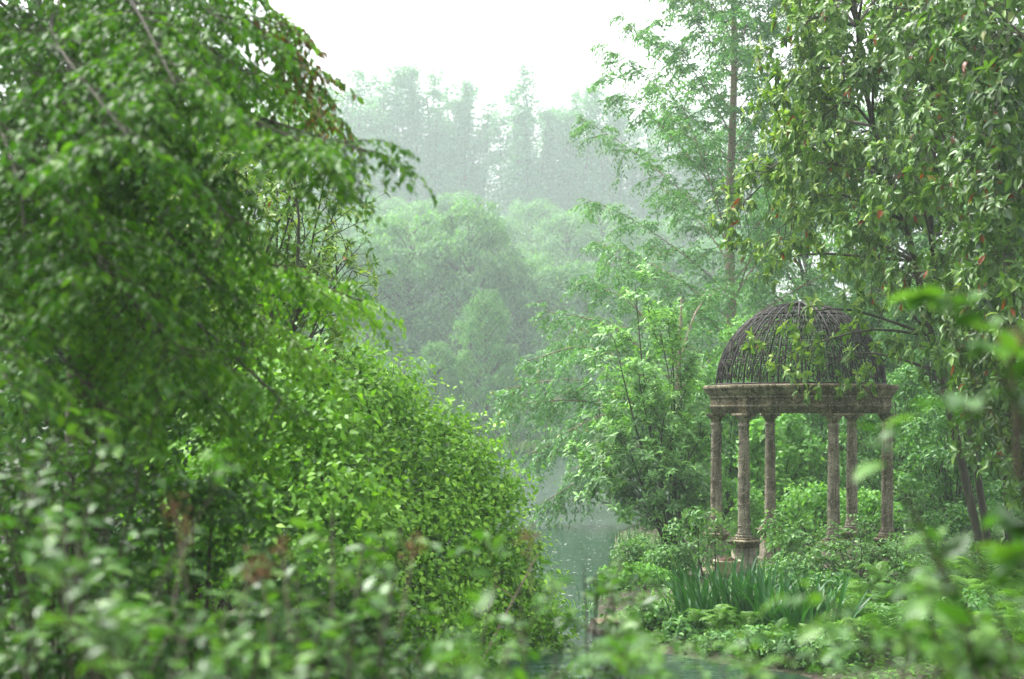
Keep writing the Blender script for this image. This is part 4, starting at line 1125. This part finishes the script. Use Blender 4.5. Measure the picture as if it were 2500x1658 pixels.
a_ = W(1746, 1300, 25.0); b_ = a_.copy(); b_[2] = gz(a_[0], 25.) - .05
e = empty('garden_stake', tuple(b_), 'thin black iron stake standing left of the near pedestal', 'stake')
v, f = tubes(np.linspace(b_, a_, 6)[None], np.array([[.014, .014, .013, .013, .012, .010]]), 7); part('rod', v, f, M['blackiron'], e)
v, f = lathe([(.001, .03), (.012, .025), (.017, .012), (.012, 0), (.001, -.004)], 8, cen=tuple(a_)); part('knob', v, f, M['blackiron'], e)
a_ = W(1674, 1340, 25.3); b_ = a_.copy(); b_[2] = gz(a_[0], 25.3) - .05
e = empty('garden_stake', tuple(b_), 'short black stake hidden among the leaves left of the taller stake', 'stake')
v, f = tubes(np.linspace(b_, a_, 6)[None], np.full((1, 6), .012), 7); part('rod', v, f, M['blackiron'], e)

pc = W(1776, HY, 25.4); pz = gz(pc[0], 25.4)
e = empty('stone_planter', (pc[0], 25.4, pz), 'cream stone planter standing at the foot of the near pedestal', 'planter')
v, f = lathe([(.001, .0), (.15, .0), (.165, .02), (.19, .12), (.225, .24), (.245, .26), (.245, .285), (.215, .285), (.205, .25), (.17, .1)], 32, cen=(pc[0], 25.4, pz)); part('bowl', v, f, M['cream'], e, smooth=True)
v, f = lathe([(.001, .34), (.08, .325), (.15, .285), (.2, .235)], 24, cen=(pc[0], 25.4, pz)); v = v + r.randn(*v.shape) * .008
M['soil'] = noise_mat('bark_mulch', [(.3, (.03, .014, .01)), (.7, (.12, .05, .03))], scale=30, bump=.8, bscale=60)
part('mulch', v, f, M['soil'], e)

p = smooth_poly([W(1090, 1790, 10), W(1165, 1640, 10), W(1240, 1490, 10.05), W(1315, 1350, 10.1)], 12); p[0, 2] = gz(p[0, 0], p[0, 1])
e = empty('dead_stem', tuple(p[0]), 'pale dead stem leaning out of the vines towards the water', 'branch')
v, f = tubes(p[None], np.linspace(.012, .005, 12)[None], 6); part('stem', v, f, M['deadstem'], e, smooth=True)
q = smooth_poly([p[8], p[8] + np.array([-.04, 0, .05]), W(1205, 1430, 10)], 6); v, f = tubes(q[None], np.linspace(.006, .003, 6)[None], 5); part('twig', v, f, M['deadstem'], e)

# ------------------------------------------------------------------ foreground shrubs, leaf by leaf
def fore_shrub(px, d, tips, label, seed, L=.066, ratio=.5, n_leaf=300, b_n=4, t_n=2, l_n=4, dry=(), meshes=None, rest_mat='fore', blen=.32, group='blurred shrubs in the foreground'):
    r = np.random.RandomState(seed)
    b = W(px, HY, d); b[2] = gz(b[0], d)
    e = empty('foreground_shrub', tuple(b), label, 'shrub', group)
    st = shrub_stems(b, [W(x, y, dd) for x, y, dd in tips], r, bend=.06)
    for q in st:
        v, f = tubes(q[None], np.linspace(.009, .003, 7)[None], 5); part('stem', v, f, M['twig'], e)
    b1 = grow(st, b_n, .35, 1., 50, blen, r, droop=.15, lift=.05, S=4, taper=.3, flat=.3)
    b2 = grow(b1, t_n, .2, 1., 45, blen * .45, r, droop=.15, S=3, taper=.3, flat=.4)
    v, f = join([tubes(b1, np.linspace(.0035, .0018, 4)[None], 4), tubes(b2, np.linspace(.002, .001, 3)[None], 3)]); part('twigs', v, f, M['twig'], e, kind='stuff')
    lv = Leaves(); along(lv, b2, l_n, L, ratio, r, droop=.15, spread=.8, tint=(.5, .25), nup=1.6); along(lv, b1, l_n + 1, L * 1.1, ratio, r, droop=.12, spread=.8, tint=(.5, .25), nup=1.6)
    sel, rest = split_leaves(lv, n_leaf)
    lv.objects(sel, e, tuple(b), meshes or LV_FORE)
    if len(rest):
        v, f, t = lv.mesh(T_LEAF, rest); part('foliage', v, f, M[rest_mat], e, tint=t, kind='stuff')
    for x, y, dd in dry:
        c = W(x, y, dd); dl = Leaves(); n = 40
        pp = c + r.randn(n, 3) * np.array([.015, .015, .022])
        dl.add(pp, r.randn(n, 3) + UP * .6, r.randn(n, 3), .012 + .016 * r.rand(n), .008 + .006 * r.rand(n), r.rand(n))
        v, f, t = dl.mesh(T_FOLD); part('dry_flower_head', v, f, M['dry'], e, tint=t, kind='stuff')
        q = np.linspace(c, c - UP * .25 + r.randn(3) * .04, 4); v, f = tubes(q[None], np.full((1, 4), .0022), 4); part('flower_stalk', v, f, M['deadstem'], e)
    return e


rr = np.random.RandomState(400)
def fan(x0, x1, y0, y1, d, n, dj=.4): return [(x0 + (x1 - x0) * (k + rr.rand()) / n, y0 + (y1 - y0) * rr.rand(), d + rr.randn() * dj) for k in range(n)]


fore_shrub(250, 4.4, fan(-60, 560, 1080, 1600, 4.6, 9), 'dark leafy shrub blurred in the lower left corner', 401, dry=[(455, 1300, 4.4), (425, 1240, 4.4)])
fore_shrub(700, 4.2, fan(430, 1000, 1230, 1640, 4.6, 9), 'blurred shrub with pale shining leaves at bottom left of centre', 402, dry=[(640, 1400, 4.3), (690, 1340, 4.3), (610, 1390, 4.3)])
fore_shrub(1050, 4.2, fan(830, 1290, 1330, 1690, 4.6, 8), 'blurred shrub with pale leaves below the vine thicket', 403, dry=[(1010, 1340, 4.4), (1290, 1310, 4.5)])
fore_shrub(400, 3.2, fan(-40, 900, 1420, 1780, 3.6, 6, .35), 'nearest shrub along the bottom left edge of the picture', 404, L=.06, b_n=4, n_leaf=240)
fore_shrub(1200, 3.3, fan(880, 1650, 1560, 1790, 3.8, 6, .35), 'near shrub along the bottom middle edge below the water', 405, L=.06, b_n=3, n_leaf=160)
fore_shrub(1850, 4.4, fan(1430, 1950, 1560, 1740, 4.8, 8), 'blurred light green sprig shrub in front of the irises', 406, b_n=4, L=.06, n_leaf=200)
fore_shrub(2330, 3.6, fan(2080, 2560, 1520, 1700, 3.8, 8, .3), 'pale blurred shrub in the lower right corner', 407, L=.06, rest_mat='fore')
fore_shrub(2700, 3.4, [(2230, 640, 3.5), (2330, 700, 3.5), (2440, 760, 3.4), (2460, 900, 3.3), (2150, 1120, 3.5), (2220, 1200, 3.5), (2260, 1380, 3.6), (2380, 1340, 3.5)], 'blurred sapling reaching in from the right edge over the temple', 408, b_n=3, t_n=1, l_n=3, L=.08, ratio=.58, blen=.13, n_leaf=140,
           dry=[(2470, 840, 3.3)])
fore_shrub(1490, 6.5, fan(1420, 1590, 1340, 1460, 6.4, 6, .2), 'small blurred yellow green bush in front of the stump', 409, L=.06, b_n=5, n_leaf=120, blen=.2)
fore_shrub(120, 6.6, fan(-100, 420, 880, 1250, 6.5, 9), 'dark shrub blurred at the left edge under the boughs', 410, L=.08, blen=.4)

# middle-distance bushes that fill the slope between the foreground and the pond
for k, (px, py, d, w_, lab) in enumerate([(120, 1080, 9, 700, 'dark bush on the left slope under the drooping tree'), (480, 1150, 8, 560, 'shaded bush on the slope below the drooping boughs'), (820, 1430, 8.5, 520, 'leafy bush on the slope in front of the vine thicket'),
                                         (1080, 1580, 9, 420, 'low bush on the slope near the corner of the pond'), (260, 1400, 6.5, 560, 'low dark bush in the lower left behind the nearest leaves'), (720, 1560, 6.3, 500, 'low bush at lower left of centre behind the nearest leaves'),
                                         (1420, 1670, 9.5, 380, 'low bush at the bottom beside the dark water')]):
    bush('slope_bush', px, py, d, w_, lab, 430 + k, mat='fore' if k < 7 else 'feather', L=.06, ratio=.55, per=70, dens=1.6, group='bushes on the near slope', depth=.6)

# ------------------------------------------------------------------ ground cover, far grass, floating petals
r = np.random.RandomState(500)
n = 40000
x = np.concatenate([1 + 10 * r.rand(n // 2), -9 + 16 * r.rand(n // 2)]); y = np.concatenate([15.5 + 20 * r.rand(n // 2) ** 1.3, 3 + 18 * r.rand(n // 2)])
dd = pond_dist(x, y); k = dd > .05; x, y = x[k], y[k]
z = ground_z(x, y)
lv = Leaves(); lv.add(np.stack([x, y, z + .01 + .13 * r.rand(len(x)) ** 2], -1), np.stack([r.randn(len(x)), r.randn(len(x)), .1 * r.randn(len(x))], -1), UP + r.randn(len(x), 3) * .35, .05 + .05 * r.rand(len(x)), .03 + .03 * r.rand(len(x)), np.clip(.5 + .25 * r.randn(len(x)), 0, .94))
v, f, t = lv.mesh(T_QUAD); tag(link('ground_cover', mesh_data('ground_cover', v, f, M['cover'], t)), 'low leafy ground cover spread over both banks', 'ground cover', kind='stuff')

M['farg'] = leaf_mat('far_grass', [(0, (.10, .18, .05)), (1, (.2, .3, .1))], trans=.3, rough=.7)
n = 26000
x = -26 + 44 * r.rand(n); y = 109.5 + 22 * r.rand(n) ** 1.5; k = pond_dist(x, y) > .3; x, y = x[k], y[k]; z = ground_z(x, y)
lv = Leaves(); lv.add(np.stack([x, y, z], -1), UP + r.randn(len(x), 3) * .35, r.randn(len(x), 3), .35 + .6 * r.rand(len(x)), .2 + 0 * x, r.rand(len(x)) * .9)
v, f, t = lv.mesh(T_QUAD); tag(link('far_grass', mesh_data('far_grass', v, f, M['farg'], t)), 'pale grass along the far pond shore', 'grass', kind='stuff')

M['petal'] = noise_mat('floating_petal', [(.4, (.45, .5, .42)), (.6, (.7, .72, .66))], scale=3, bump=0)
n = 1500
y = 19 + 36 * r.rand(n) ** 1.1; x = (-.06 + .16 * r.rand(n)) * y; k = pond_dist(x, y) < -.1; x, y = x[k], y[k]
lv = Leaves(); an = r.rand(len(x)) * 6.28; lv.add(np.stack([x, y, np.full(len(x), .005)], -1), np.stack([np.cos(an), np.sin(an), 0 * an], -1), np.tile(UP, (len(x), 1)), .03 + .09 * r.rand(len(x)) ** 3, .02 + .035 * r.rand(len(x)) ** 2, .5)
v, f, t = lv.mesh((np.array([[0, 0, 0], [.5, .5, .01], [1, 0, 0], [.5, -.5, .01]]), np.array([[0, 3, 2, 1]]))); tag(link('floating_petals', mesh_data('floating_petals', v, f, M['petal'])), 'tiny pale petals floating on the pond', 'petals', kind='stuff')
